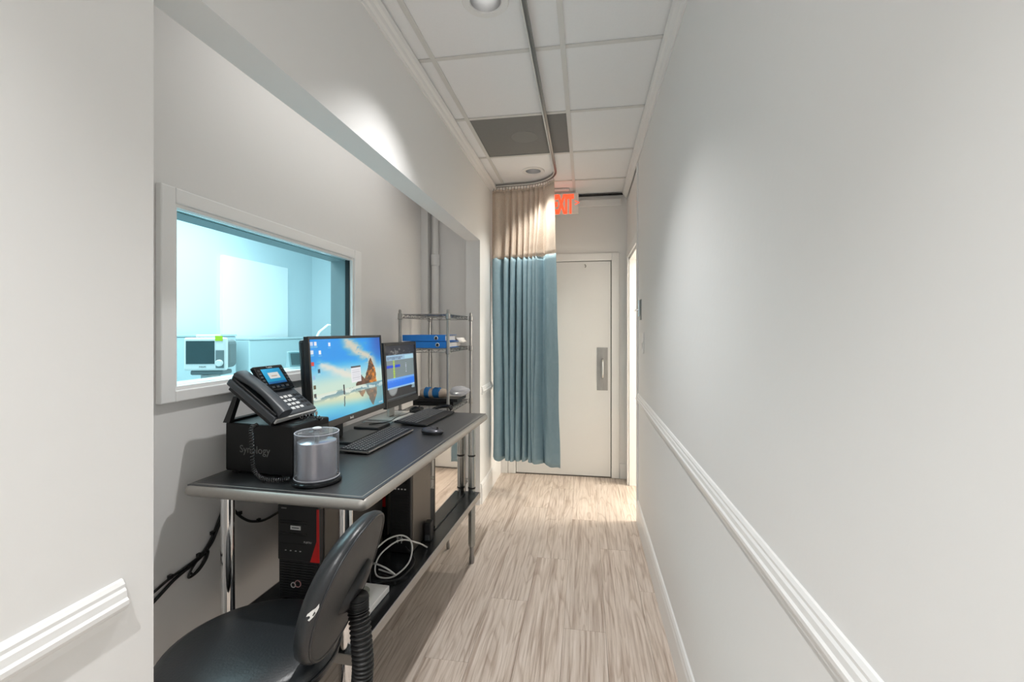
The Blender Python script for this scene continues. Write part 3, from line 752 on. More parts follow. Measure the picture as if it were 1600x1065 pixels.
# display head, propped up a little more steeply
DT = .371
def DHX(p):
    a, b, n = p; b2 = .111+b*math.cos(DT)-n*math.sin(DT); n2 = .023+b*math.sin(DT)+n*math.cos(DT)
    return PHX((a, b2, n2))
dh = pbox('display_head', M['blackgl'], .064, .210, 0, .093, 0, .016, bevel=.004, xf=DHX)
def phone_screen(u, v):
    c = np.empty(u.shape+(3,)); c[...] = (.06, .58, .74)
    c += (.18*(1-u)*v)[..., None]*np.array([1, 1, 1]); c[..., 2] += .05*v
    k = (u > .22) & (u < .80) & (v > .32) & (v < .74); c[k] = (.90, .90, .88)
    k = (u > .36) & (u < .66) & (np.abs(v-.5) < .03); c[k] = (.75, .66, .58)
    k = v < .12; c[k] = (.06, .38, .62)
    return c
o_, ux, vx_ = Vector(DHX((.090, .024, .0168))), Vector(DHX((.184, .024, .0168))), Vector(DHX((.090, .080, .0168)))
picture('screen', phone_screen, 48, 30, o_, ux-o_, vx_-o_, dh, .62)
text('lettering', 'Yealink', .010, DHX((.122, .0825, .0168)), ux-o_, vx_-o_, M['silver'], dh)
for k in range(5):
    pbox('line_key', M['dgrey'], .070, .081, .024+.012*k, .030+.012*k, .0162, .0182, dh, xf=DHX); pbox('line_key', M['dgrey'], .193, .204, .024+.012*k, .030+.012*k, .0162, .0182, dh, xf=DHX)
for k in range(4): pbox('soft_key', M['dgrey'], .094+.024*k, .108+.024*k, .008, .015, .0162, .0182, dh, xf=DHX)
for r in range(4):
    for c in range(3): pbox('number_key', M['keyleg'], .103+.0235*c, .120+.0235*c, .022+.0180*r, .032+.0180*r, .0242, .0262, bevel=.0008)
for r in range(3):
    for c in range(2): pbox('function_key', M['blackp'], .180+.018*c, .191+.018*c, .042+.018*r, .051+.018*r, .0242, .0262, bevel=.0008)
pbox('redial_key', M['blackp'], .186, .206, .022, .031, .0242, .0258, bevel=.0008); pbox('speaker_key', M['keyleg'], .082, .090, .052, .058, .0242, .0256); pbox('headset_key', M['keyleg'], .088, .094, .065, .080, .0242, .0256)
# stand: two props from the upper back to the box top
b = MB()
top_x, top_z = -(.165*1.14)*math.cos(TH)-.019*math.sin(TH), .0015+.165*1.14*math.sin(TH)-.019*math.cos(TH)
for y in (.014, .19):
    b.prism([(top_x-.004, top_z-.006), (top_x+.014, top_z-.004), (top_x-.020, .0), (top_x-.045, .0)], y, y+.018)
b.box(top_x-.045, top_x-.022, .032, .19, 0, .008).obj('stand', M['blackp'], ph)
# coiled cord: from the handset, over the box edge, round to the table
def coil(ctrl, turns, r, wire, m, parent, name):
    ctrl = [Vector(c) for c in ctrl]
    def cr(t):
        n = len(ctrl)-1; f_ = min(t*n, n-1e-6); i = int(f_); u = f_-i
        p0, p1, p2, p3 = ctrl[max(i-1, 0)], ctrl[i], ctrl[i+1], ctrl[min(i+2, n)]
        return .5*((2*p1)+(p2-p0)*u+(2*p0-5*p1+4*p2-p3)*u*u+(3*p1-p0-3*p2+p3)*u**3)
    N = turns*9; pts = []
    for k in range(N+1):
        t = k/N; p = cr(t); tg = (cr(min(t+.002, 1))-cr(max(t-.002, 0))).normalized()
        a = tg.cross(Vector((.31, .2, .93))).normalized(); b_ = tg.cross(a)
        ang = 2*PI*turns*t; pts.append(p+(a*math.cos(ang)+b_*math.sin(ang))*r)
    return MB().tube(pts, wire, 5).obj(name, m, parent, smooth=True)
cdp = coil([(.022, .030, .004), (.06, .04, .003), (.06, .07, .004), (.05, .11, .008)], 1, .0001, .0016, M['blackcable'], ph, 'cord_tail')
coil([(-.066, .004, .000), (-.066, -.020, -.008), (-.060, -.024, -.055), (-.055, -.026, -.115), (-.038, -.030, -.152), (.0, -.034, -.1665), (.045, -.030, -.1665), (.072, -.016, -.1665)], 42, .0062, .0019, M['coil'], ph, 'coil_cord')
coil([(.018, .115, .008), (.050, .122, .012), (.082, .128, .006), (.088, .13, -.002)], 9, .0062, .0021, M['coil'], ph, 'coil_cord')

# ------------------------------------------------------------------ disc spindle
sp = thing('disc_spindle', 'clear plastic spindle tub of stacked discs on the near table edge', 'disc tub', (-.866, 1.350, TT+.0008))
MB().lathe([(.070, 0), (.077, .003), (.077, .010), (.070, .014), (.020, .014)], 40).obj('base', M['blackgl'], sp, smooth='auto')
prof = []
for k in range(56): z = .0145+.0021*k; prof += [(.0598, z), (.0600, z+.0004), (.0600, z+.0015), (.0592, z+.0020)]
MB().lathe(prof, 40).obj('disc_stack', M['disc'], sp, smooth='auto', kind='stuff')
MB().lathe([(.0075, .132), (.0075, .160), (.005, .164)], 16).obj('spindle_post', M['teal'], sp, smooth='auto')
cov = MB().lathe([(.0685, .0145), (.0675, .158), (.0655, .164), (.058, .1645), (.040, .1635), (.020, .1645), (.012, .170), (.003, .1705)], 48, (0, 0), False, True)
cv = cov.obj('cover', M['clear'], sp, smooth='auto')
mr_ = glassy('clear_rim', (.95, .96, .98), .2, haze=.38)
for z_, r_ in ((.1605, .0672), (.018, .0690)): MB().tube([(r_*math.cos(a), r_*math.sin(a), z_) for a in np.linspace(0, 2*PI, 56, endpoint=False)], .0016, 6, closed=True).obj('cover_rim', mr_, cv, smooth=True)
MB().lathe([(.014, .1712), (.014, .1745), (.010, .176)], 20, (0, 0)).obj('cover_hub', mat('white_hub', (.75, .75, .78), .3, noise=(10, .03)), cv, smooth='auto')

# ------------------------------------------------------------------ monitors
def fbm(u, v, seed, oct=4):
    rs = np.random.RandomState(seed); r = np.zeros_like(u); a = 1.
    for o_ in range(oct):
        g = rs.rand(40, 40); fu, fv = u*3*2**o_ % 38, v*3*2**o_ % 38
        i, j = fu.astype(int), fv.astype(int); x, y = fu-i, fv-j; x = x*x*(3-2*x); y = y*y*(3-2*y)
        r += a*((g[j, i]*(1-x)+g[j, i+1]*x)*(1-y)+(g[j+1, i]*(1-x)+g[j+1, i+1]*x)*y); a *= .5
    return r/1.9
def mixc(c, col, k): return c*(1-k[..., None])+np.array(col)*k[..., None]
def sst(a, b, x): t = np.clip((x-a)/(b-a), 0, 1); return t*t*(3-2*t)
def beach(u, v):
    c = np.zeros(u.shape+(3,)); hz = .345
    n = fbm(u*2.0, v*3.2, 5); n2 = fbm(u*4, v*8, 9)
    sky_t = sst(hz, 1, v)
    c[...] = (.80, .90, .84); c = mixc(c, (.52, .82, .93), sst(.0, .35, sky_t)); c = mixc(c, (.0, .60, .95), sst(.28, .70, sky_t))
    c = mixc(c, (.10, .36, .74), sst(.72, 1.0, u)*sst(.45, .95, v))
    # long low cloud, then the big bank on the right
    band = .70-.42*(u-.08)
    k = sst(.10, .0, np.abs(v-band-.05*(n-.5)*2))*sst(.04, .14, u)*sst(.64, .5, u)*sst(.30, .55, n2+.18); c = mixc(c, (.93, .90, .84), k*.9)
    bank = 1.02-.75*(u-.40)
    k = sst(.20, .02, np.abs(v-bank+.03+.25*(n-.5)))*sst(.34, .48, u)*sst(.95, .82, u)*sst(.28, .58, n2+.15); c = mixc(c, (.88, .83, .74), k*.95)
    k = sst(.08, .0, np.abs(v-.52+.15*(n-.5)))*sst(.82, .9, u)*.8; c = mixc(c, (.82, .90, .88), k)
    # rocks: a tall stack and a low one (own silhouette)
    def rock(cx, base, top, hw, col1, col2, flip=False):
        vv = (2*hz-.05-v) if flip else v
        q = np.clip((vv-base)/(top-base), 0, 1)
        w_ = hw*(1-q**1.6)*(1+.14*(n2-.5)*2)+.004
        inside = (np.abs(u-cx-.02*q+.006*np.sin(q*9)) < w_) & (vv > base) & (vv < top)
        mixk = np.clip((u-cx)/hw*.7+.25+(fbm(u*9, v*9, 21)-.5)*2.6, 0, 1)
        colr = np.array(col1)*(1-mixk[..., None])+np.array(col2)*mixk[..., None]
        return inside, colr
    for cx, top, hw in ((.80, .71, .10), (.635, .485, .07)):
        i_, cr_ = rock(cx, hz+.005, top, hw, (.30, .20, .14), (.95, .58, .16) if hw > .07 else (.45, .30, .22)); c[i_] = cr_[i_]
    # sea and wet sand
    s_ = v < hz
    sand = np.zeros_like(c); sand[...] = (.86, .88, .74); sand = mixc(sand, (.42, .80, .90), sst(.24, .08, v+.14*(u-.4))); sand = mixc(sand, (.20, .62, .86), sst(.14, -.02, v)*sst(.7, .1, u)); sand = mixc(sand, (.30, .58, .68), sst(.55, 1, u)*.7)
    for cx, top, hw in ((.80, .62, .10), (.635, .46, .07)):
        i_, cr_ = rock(cx, hz-.02, top, hw, (.38, .29, .24), (.66, .42, .27), True); i_ = i_ & (v < hz-.07); sand[i_] = sand[i_]*.25+cr_[i_]*.75
    wave = sst(.075, .0, np.abs(v-(hz-.035))); wc = np.where((n2 > .5)[..., None], np.array((.88, .93, .92)), np.array((.38, .56, .64)))
    sand = sand*(1-wave[..., None]*.8)+wc*wave[..., None]*.8
    c[s_] = sand[s_]
    # a small runner and the reflection
    k = (np.abs(u-.385) < .010) & (v > .27) & (v < .40); c[k] = (.22, .22, .25)
    k = (np.abs(u-.385-.3*(v-.2)*.2) < .007) & (v > .12) & (v < .25); c[k] = (.28, .36, .38)
    # pop-up notice
    k = (u > .50) & (u < .645) & (v > .40) & (v < .60); c[k] = (.93, .93, .95)
    k = (u > .50) & (u < .645) & (v > .60) & (v < .625); c[k] = (.30, .30, .32)
    k = (u > .515) & (u < .63) & (v > .43) & (v < .58) & (np.abs((v*40) % 1-.5) < .18); c[k] = (.80, .80, .83)
    # shortcuts down the left
    for (x, y, col) in ((.025, .95, (.8, .86, .95)), (.07, .95, (.95, .95, .95)), (.23, .93, (.9, .95, 1)), (.025, .85, (.9, .93, .96)), (.115, .84, (.96, .97, .97)), (.025, .71, (.85, .25, .2)), (.09, .62, (.05, .3, .42)),
                        (.03, .55, (.6, .75, .9)), (.03, .44, (.35, .32, .2)), (.03, .34, (.3, .3, .3)), (.03, .14, (.45, .4, .35))):
        k = (np.abs(u-x) < .014) & (np.abs(v-y) < .022); c[k] = col
        k = (np.abs(u-x) < .02) & (np.abs(v-y+.04) < .006); c[k] = c[k]*.5+.45
    k = (u > .92) & (u < .985) & (v > .025) & (v < .045) & ((u*120 % 1) > .4); c[k] = (.85, .88, .9)
    return c
def console(u, v):
    c = np.zeros(u.shape+(3,)); c[...] = (.13, .13, .15)
    n = fbm(u*5, v*9, 3)
    k = v > .83; c[k] = (.09, .11, .17); c = np.where((k & (n > .66) & (v < .95))[..., None], np.array((.45, .45, .45)), c)
    k = (u > .03) & (u < .95) & (v > .40) & (v < .83); c[k] = (.48, .54, .55)
    k = (u > .03) & (u < .95) & (v > .735) & (v < .83); c[k] = (.62, .76, .86)
    k = (u > .05) & (u < .55) & (v > .77) & (v < .80) & ((u*60 % 1) > .4); c[k] = (.25, .3, .4)
    k = (u > .05) & (u < .5) & (v > .74) & (v < .765) & ((u*45 % 1) > .5); c[k] = (.35, .4, .5)
    k = (u > .63) & (u < .95) & (v > .745) & (v < .81); c[k] = (.68, .86, .92)
    k = (u > .03) & (u < .46) & (v > .60) & (v < .645); c[k] = (.05, .28, .85)
    k = (np.abs(u-.255) < .028) & (v > .40) & (v < .735) & ((v*28 % 1) > .25); c[k] = (.72, .85, .12)
    k = (np.abs(u-.66) < .016) & (v > .47) & (v < .66) & ((v*32 % 1) > .5); c[k] = (.82, .84, .92)
    k = (u > .03) & (u < .95) & (v > .225) & (v < .40); c[k] = (.10, .48, .95)
    k = (u > .03) & (u < .95) & (v > .37) & (v < .40); c[k] = (.42, .66, .95)
    k = (u > .03) & (u < .95) & (v > .215) & (v < .24); c[k] = (.58, .76, .9)
    k = (u > .05) & (u < .6) & (np.abs(v-.345) < .008) & ((u*40 % 1) > .5); c[k] = (.3, .6, 1)
    e_ = ((u-.20)/.15)**2+((v-.235)/.15)**2; k = (e_ < 1) & (v < .215); c[k] = (.48, .50, .50); k = (e_ < .7) & (v < .215); c[k] = (.58, .60, .60)
    k = (u > .84) & (u < .95) & (v > .14) & (v < .24) & (((u*50).astype(int)+(v*40).astype(int)) % 2 == 0); c[k] = (.75, .88, .95)
    k = (v > .025) & (v < .045); c[k] = (.30, .34, .36)
    k = np.abs(u-.44) < .004; k &= v < .21; c[k] = (.3, .3, .3)
    return c
def monitor(label, loc, rz, tilt, wid, hei, bez, bot, fn, nu, nv, zc, base, logo=None, name='monitor', stand='blackp'):
    t = thing(name, label, 'monitor', loc, rz)
    ct, st = math.cos(tilt), math.sin(tilt)
    def X(p):   # (n out of the screen, a across, b up)
        n, a, b = p; return (n*ct-b*st, a, zc+b*ct+n*st)
    def q(nm, m, n0, n1, a0, a1, b0, b1, bev=0., par=t):
        o = MB(); o.xf = X; o.box(n0, n1, a0, a1, b0, b1); return o.obj(nm, m, par, bevel=bev)
    hw, hh = wid/2, hei/2
    o = MB(); o.xf = X
    o.box(-.012, .008, -hw, -hw+bez, -hh, hh).box(-.012, .008, hw-bez, hw, -hh, hh).box(-.012, .008, -hw+bez, hw-bez, hh-bez, hh).box(-.012, .008, -hw+bez, hw-bez, -hh, -hh+bot)
    o.obj('bezel', M['bez'], t, bevel=.002)
    q('back_shell', M['blackp'], -.045, -.0125, -hw+.01, hw-.01, -hh+.01, hh-.01, .012)
    a = Vector(X((.0035, -hw+bez, -hh+bot))); b = Vector(X((.0035, hw-bez, -hh+bot))); c = Vector(X((.0035, -hw+bez, hh-bez)))
    picture('screen', fn, nu, nv, a, b-a, c-a, t, .66)
    if logo: text('lettering', logo, bot*.45, X((.0086, -.04, -hh+bot*.32)), (0, 1, 0), Vector(X((0, 0, 1)))-Vector(X((0, 0, 0))), M['silver'], t, .0003, bold=.0006)
    # stand
    nx = -.052
    MB().box(nx-.02, nx-.002, -.03, .03, .012, zc+.02).obj('neck', M[stand], t, bevel=.004)
    MB().box(base[0], base[1], base[2], base[3], 0, .011).obj('base', M['base' if stand == 'blackp' else stand], t, bevel=.004)
    return t
M['lightstand'] = mat('pale_grey_stand', (.52, .51, .48), .35, noise=(20, .03)); M['bez'] = mat('bezel_plastic', (.020, .019, .019), .32, noise=(40, .1)); M['base'] = mat('stand_base', (.018, .020, .021), .30, noise=(40, .1))
monitor('large black monitor showing a beach photograph, beside the desk phone', (-1.035, 1.870, TT+.0008), -.02, math.radians(4), .600, .372, .012, .027, beach, 220, 132, .283, (-.10, .045, -.07, .17), 'BenQ')
monitor('smaller black monitor showing blue and grey software at the far table end', (-1.020, 2.390, TT+.0008), -.06, math.radians(3), .390, .345, .018, .034, console, 130, 104, .255, (-.15, .05, -.10, .12), stand='lightstand')

# ------------------------------------------------------------------ keyboards and mice
def keyboard(name, label, loc, rz, L_, W_, edge, slope):
    """local x across the desk (towards the user), y along the keyboard."""
    t = thing(name, label, 'keyboard', loc, rz)
    def X(p): return (p[0], p[1], p[2]+slope*(W_-p[0]))
    o = MB(); o.xf = X; o.box(0, W_, 0, L_, .001, .011); o.obj('tray', M['blackp'], t, bevel=.003)
    if edge: o = MB(); o.xf = X; o.box(W_+.0003, W_+.002, .004, L_-.004, .006, .0112).box(.004, W_, -.002, -.0003, .006, .0112).obj('bright_edge', M['steel_rim'], t)
    ks = MB(); ks.xf = X; lg = MB(); lg.xf = X
    cols = 22; pw = (L_-.02)/cols; rows_ = 6; ph_ = (W_-.022)/rows_ if edge else (W_-.06)/rows_
    for r in range(rows_):
        skip = 0; c = 0
        while c < cols:
            span = 1
            if r == 5 and c == 4: span = 6
            if r in (2, 3, 4) and c == 0: span = 1
            if c in (15, 19) and edge: c += 0
            x0, y0 = .010+r*ph_+.0015, .010+c*pw+.0015
            ks.box(x0, x0+ph_-.003, y0, y0+pw*span-.003, .0113, .0142)
            lg.box(x0+.004, x0+.008, y0+.0045, y0+.0085, .01425, .0144)
            c += span
    ks.obj('keys', M['dgrey'], t, kind='stuff'); lg.obj('key_legends', M['keyleg'], t, kind='stuff')
    return t
keyboard('keyboard', 'slim black keyboard with a bright edge before the beach monitor', (-.985, 1.672, TT+.0008), -.045, .428, .135, True, .03)
keyboard('keyboard', 'thick black keyboard with palm rest before the smaller monitor', (-.985, 2.215, TT+.0008), -.085, .400, .180, False, .06)
def mouse(label, loc, rz, top):
    t = thing('computer_mouse', label, 'mouse', loc, rz)
    def shell(z0, sc, prof, m, nm):
        b = MB(); n = 24; rings = []
        for (q, z) in prof:
            rings.append([b.P((.054*q*sc*math.cos(2*PI*k/n), .031*q*sc*math.sin(2*PI*k/n)*(1+.08*math.cos(2*PI*k/n)), z*(1+.12*math.cos(2*PI*k/n+PI)) if z > .012 else z)) for k in range(n)])
        for i in range(len(rings)-1): b.ring_connect(rings[i], rings[i+1])
        b.f.append(tuple(rings[0][::-1])); b.f.append(tuple(rings[-1])); return b.obj(nm, m, t, smooth='auto')
    shell(0, 1, [(.90, .0), (.97, .003), (1., .008), (1., .012)], M['blackp'], 'lower_body')
    shell(0, 1, [(1., .0123), (.97, .017), (.86, .022), (.62, .0265), (.3, .0285), (.05, .029)], top, 'top_shell')
    MB().tube([(.026, -.0025, .0275), (.026, .0025, .0275)], .005, 10).obj('wheel', M['blackp'], t, smooth='auto')
    return t
mouse('silver grey topped mouse on the table front beside the keyboards', (-.722, 2.060, TT+.0008), 0.0, mat('grey_mouse_top', (.10, .10, .115), .25, .5, noise=(20, .05)))
mouse('small black mouse at the far back of the table behind the thick keyboard', (-1.02, 2.625, TT+.0008), 1.2, M['blackgl'])
hm = MB().tube([(-.845+.058*math.cos(a), 2.655+.028*math.sin(a), TT+.026+.012*math.sin(a+.6)) for a in np.linspace(-.5, PI*1.3, 26)], .011, 10).obj('headset_band', M['blackgl'], smooth=True)
hm.location = (-.015, -.022, -0.008)
tag(hm, 'black curved headset band at the far end of the thick keyboard', 'headset')

# black pad, clear folders, discs and leads between the monitors
pd = thing('notepad', 'thin black pad lying between the two monitor stands', 'pad', (-1.010, 2.088, TT+.0008), -.05)
bx('cover', M['blackp'], -.135, 0, 0, .125, 0, .009, pd, bevel=.002); bx('sheets', M['paper'], -.132, -.003, .002, .123, .0092, .0098, pd); bx('front_cover', M['base'], -.135, 0, 0, .125, .010, .0125, pd, bevel=.001)
fd = thing('plastic_folder', 'clear plastic folder of papers under the smaller monitor', 'folder', (-.985, 2.225, TT+.0135), .02)
fd.location = (-1.118, 2.235, TT+.0008)
fd.location.x = -.9865-.135; fd.location.y = 2.232
bx('sheets', M['paper'], -.04, .085, .002, .036, .0, .003, fd); bx('sleeve', M['sheet'], -.05, .105, .0, .042, .0035, .0065, fd)
ppr = thing('paper_sheet', 'white sheet of paper under the leads beside the smaller monitor', 'paper', (-1.16, 2.49, TT+.0135), .1)
ppr.location = (-1.16, 2.53, TT+.0008)
bx('sheet', M['paper'], 0, .12, 0, .08, 0, .0015, ppr)
for k, (x, y) in enumerate(((-.952, 2.665-.06), (-1.065, 2.597))):
    pass
dk = thing('loose_disc', 'shiny loose disc lying at the far back corner of the table', 'disc', (-1.035, 2.575, TT+.0025))
MB().lathe([(.0075, 0), (.055, 0), (.055, .0012), (.0075, .0012)], 40, (0, 0), False, False).obj('disc_body', mat('disc_foil', (.75, .76, .72), .12, 1., noise=(5, .1)), dk)
ld = MB().tube(smooth_path([(-1.09, 2.15, TT+.016), (-1.02, 2.22, TT+.016), (-.995, 2.27, TT+.03), (-.99, 2.33, TT+.03), (-1.0, 2.42, TT+.022), (-.99, 2.5, TT+.028), (-.97, 2.56, TT+.03)]), .0022, 6).obj('monitor_lead', M['blackcable'], smooth=True)
tag(ld, 'thin black lead trailing behind the thick keyboard', 'cable')

# ------------------------------------------------------------------ under the table
def tower(name, label, loc, rz, W_, D_, H_, detailed):
    t = thing(name, label, 'computer', loc, rz)
    bx('case', M['pcside'], .004, W_, .022, D_, .008, H_, t, bevel=.002)
    bx('top_cover', M['pc'], .0, W_-.004, .015, D_, H_+.0003, H_+.005, t)
    MB().box(.0, W_-.006, .0, .0215, .008, .145).obj('lower_front', M['pc'], t, bevel=.003)
    MB().box(.0, W_-.004, -.006, .0215, .1455, H_+.004).obj('upper_front', M['pc'], t, bevel=.004)
    # red flash down the right edge, widening to the foot
    b = MB(); a = [(W_-.013, H_-.004), (W_-.004, H_-.004), (W_-.002, .148), (W_-.038, .148), (W_-.013, .222)]
    f0 = [b.P((x, -.0078, z)) for x, z in a]; f1 = [b.P((x, -.0063, z)) for x, z in a]; b.ring_connect(f0, f1); b.f.append(tuple(f0)); b.f.append(tuple(f1[::-1])); b.obj('red_flash', M['red'], t)
    for k in range(14): MB().box(.006, W_-.012, -.0035, -.0003, .014+k*.0092, .0175+k*.0092).obj('vent_rib', M['blackp'], t)
    for z in (H_-.052, H_-.062, H_-.096, .235, .205): MB().box(.010, W_-.052, -.0075, -.0062, z, z+.0025).obj('bay_line', M['grout'] if z < .24 else M['blackgl'], t)
    MB().box(.03, .036, -.008, -.0062, .18, .183).box(.05, .056, -.008, -.0062, .18, .183).box(.07, .076, -.008, -.0062, .18, .183).box(.088, .094, -.008, -.0062, .18, .183).obj('ports', M['silver'], t)
    bx('asset_label', M['white'], .052, .092, -.0075, -.0062, H_-.082, H_-.068, t); MB().box(.058, .086, -.008, -.0076, H_-.0765, H_-.0735).obj('label_print', M['dgrey'], t)
    text('lettering', 'FUJITSU', .009, (.104, -.0064, .212), (1, 0, 0), (0, 0, 1), M['silver'], t, .0003)
    text('lettering', 'CELSIUS', .006, (.014, -.0064, H_-.010), (1, 0, 0), (0, 0, 1), M['silver'], t, .0003)
    for cx, cz, r in ((.062, .060, .0085), (.080, .066, .0115)):
        MB().tube([(cx+r*math.cos(a_), -.0055, cz+r*math.sin(a_)) for a_ in np.linspace(0, 2*PI, 24, endpoint=False)], .0017, 6, closed=True).obj('emblem_ring', M['silver'] if r < .01 else mat('red_silver', (.55, .30, .30), .35, .5, noise=(10, .1)), t)
    MB().lathe([(.0045, H_-.02), (.0045, H_-.019)], 8, (.10, .1)).obj('label_dot', M['silver'], t) if False else None
    bx('top_label', M['white'], .05, .11, .03, .06, H_+.0053, H_+.006, t)
    for fx in (.01, W_-.03):
        for fy in (.03, D_-.06): bx('foot', M['blackp'], fx, fx+.02, fy, fy+.03, 0, .0078, t)
    return t
tower('computer_tower', 'nearest black computer tower with red stripe on the lower shelf', (-1.082, 1.455, UZ+.0008), -.03, .168, .455, .338, True)
tower('computer_tower', 'second black computer tower with red stripe hidden behind the nearest one', (-1.075, 1.965, UZ+.0008), -.03, .168, .44, .338, False)
up = thing('backup_power_unit', 'slim black power unit with grey side on the lower shelf', 'power unit', (-.835, 1.838, UZ+.0008), -.03)
bx('case', M['pcside'], .0, .098, .018, .225, .004, .430, up, bevel=.002)
bx('front', M['pc'], .0, .096, .0, .0177, .004, .430, up, bevel=.004)
bx('display', M['blackgl'], .022, .078, -.002, -.0003, .30, .39, up)
for k in range(4): MB().box(.022+.015*k, .029+.015*k, -.0025, -.0003, .275, .280).obj('indicator', M['keyleg'], up)
for k in range(12): MB().box(.012, .085, -.002, -.0003, .10+.013*k, .104+.013*k).obj('vent_slot', M['blackp'], up)
MB().box(.03, .06, -.002, -.0003, .055, .058).box(.03, .06, -.002, -.0003, .065, .068).box(.035, .038, -.002, -.0003, .045, .075).box(.052, .055, -.002, -.0003, .045, .075).obj('emblem', M['silver'], up)
MB().box(.01, .085, .03, .20, 0, .0038).obj('feet', M['blackp'], up)
mp_ = thing('steel_panel', 'mirror polished sheet panel standing upright at the far shelf end', 'panel', (-.716, 2.085, UZ+.0008), -.035)
bx('sheet', M['mirror'], -.006, 0, 0, .48, .004, .425, mp_); bx('edge_strip', M['dgrey'], -.008, .002, 0, .48, 0, .0036, mp_); bx('end_strip', M['steel'], -.008, .002, .4803, .488, 0, .43, mp_)
ad = thing('power_adapter', 'black power adapter standing beside the slim power unit', 'adapter', (-.708, 1.955, UZ+.0008), .1)
bx('brick', M['blackp'], -.016, .016, 0, .05, 0, .085, ad, bevel=.006, seg=3); bx('pins_block', M['dgrey'], -.010, .010, -.012, -.0003, .01, .035, ad, bevel=.003)
wb = thing('flat_box', 'flat white box at the front of the lower shelf', 'box', (-.865, 1.385, UZ+.0008), -.04)
bx('carton', M['paper'], 0, .145, 0, .185, 0, .022, wb, bevel=.002); bx('window_label', mat('grey_label', (.35, .36, .33), .5, noise=(20, .05)), .02, .06, .02, .05, .0223, .0228, wb)
rl = MB().lathe([(.018, 0), (.036, 0), (.036, .02), (.018, .02), (.018, 0)], 32, (0, 0), False, False).obj('tape_roll', mat('grey_tape', (.38, .39, .34), .5, noise=(20, .05)), smooth='auto'); rl.location = (-.785, 1.475, UZ+.0245)
tag(rl, 'grey roll of tape on the flat white box', 'tape')
def loop(c, r, tilt, a0, a1, n=30, sq=1.):
    return [(c[0]+r*math.cos(a)*math.cos(tilt), c[1]+r*math.cos(a)*math.sin(tilt), c[2]+r*sq*math.sin(a)) for a in np.linspace(a0, a1, n)]
wc = thing('network_cable', 'white network cable looped on the lower shelf with a yellow plug', 'cable', (-.735, 1.70, UZ+.001))
MB().tube(smooth_path([(.045, .20, .004), (.03, .13, .055), (-.02, .06, .095), (-.07, .0, .07), (-.085, -.03, .03), (-.06, -.06, .006), (.0, -.05, .006), (.035, .02, .03), (.03, .06, .085), (-.01, .06, .115), (-.06, .03, .11), (-.095, -.03, .085)]), .0032, 7).obj('lead', M['whitecable'], wc, smooth=True)
MB().tube(smooth_path([(-.10, -.02, .03), (-.07, -.06, .055), (-.02, -.075, .05), (.01, -.06, .02), (-.02, -.03, .006), (-.08, -.01, .006)]), .0032, 7).obj('lead', M['whitecable'], wc, smooth=True)
bx('plug', M['yellow'], -.108, -.094, -.05, -.038, .075, .115, wc, bevel=.002)
bc = MB().tube(smooth_path([(-.83, 1.70, UZ+.09), (-.825, 1.63, UZ+.10), (-.80, 1.585, UZ+.06), (-.79, 1.575, UZ+.011), (-.76, 1.60, UZ+.011), (-.70, 1.64, UZ+.011), (-.69, 1.75, UZ+.02), (-.75, 1.80, UZ+.05)]), .0034, 7).obj('power_lead', M['blackcable'], smooth=True)
tag(bc, 'black power lead among the white cable loops on the lower shelf', 'cable')

# leads clipped to the alcove wall under the table
xw = XB+.007
bl = thing('wall_cable', 'black leads clipped along the wall beneath the near table end', 'cable', (xw, 0, 0))
def wl(pts, r=.0042, nm='lead'):
    return MB().tube(smooth_path([(0, y, z) for y, z in pts], 5), r, 7).obj(nm, M['blackcable'], bl, smooth=True)
wl([(1.10, .555), (1.182, .572), (1.236, .585), (1.30, .592), (1.354, .602), (1.39, .63), (1.411, .658), (1.435, .70), (1.454, .735), (1.468, .78), (1.475, .835)])
wl([(1.10, .515), (1.182, .543), (1.25, .572), (1.31, .585), (1.36, .598), (1.40, .625), (1.42, .655), (1.448, .70), (1.47, .745), (1.49, .80), (1.50, .84)], .0055)
wl([(1.354, .60), (1.375, .607), (1.385, .598), (1.375, .575), (1.345, .553), (1.312, .548), (1.305, .556), (1.32, .575), (1.35, .598)], .0036)
wl([(1.35, .598), (1.370, .602), (1.372, .588), (1.355, .567), (1.325, .552), (1.315, .56)], .0036)
wl([(1.485, .72), (1.53, .665), (1.575, .628), (1.616, .608), (1.66, .595), (1.72, .592), (1.78, .60), (1.86, .65), (1.92, .74)], .005)
for y, z in ((1.238, .586), (1.345, .602), (1.402, .652), (1.53, .672), (1.63, .604), (1.76, .598)): MB().box(-.005, .006, y-.006, y+.006, z-.002, z+.010).obj('clip', M['blackp'], bl)

# ------------------------------------------------------------------ task chair
ch = thing('task_chair', 'black vinyl task chair with round seat and torn oval backrest', 'chair', (-.880, 1.074, 0), .053)
SZ = .462
MB().lathe([(.17, SZ), (.205, SZ+.008), (.222, SZ+.030), (.223, SZ+.050), (.214, SZ+.068), (.190, SZ+.080), (.12, SZ+.087), (.03, SZ+.088)], 48).obj('seat', M['vinyl'], ch, smooth=True)
MB().tube([(.2235*math.cos(a), .2235*math.sin(a), SZ+.048) for a in np.linspace(0, 2*PI, 48, endpoint=False)], .004, 6, closed=True).obj('seat_piping', M['vinyl'], ch, smooth=True)
MB().box(-.09, .09, -.09, .09, SZ-.03, SZ-.002).obj('seat_plate', M['blackp'], ch, bevel=.01)
MB().lathe([(.026, .10), (.026, .26), (.016, .262), (.016, SZ-.031)], 20).obj('gas_column', M['chrome'], ch, smooth='auto')
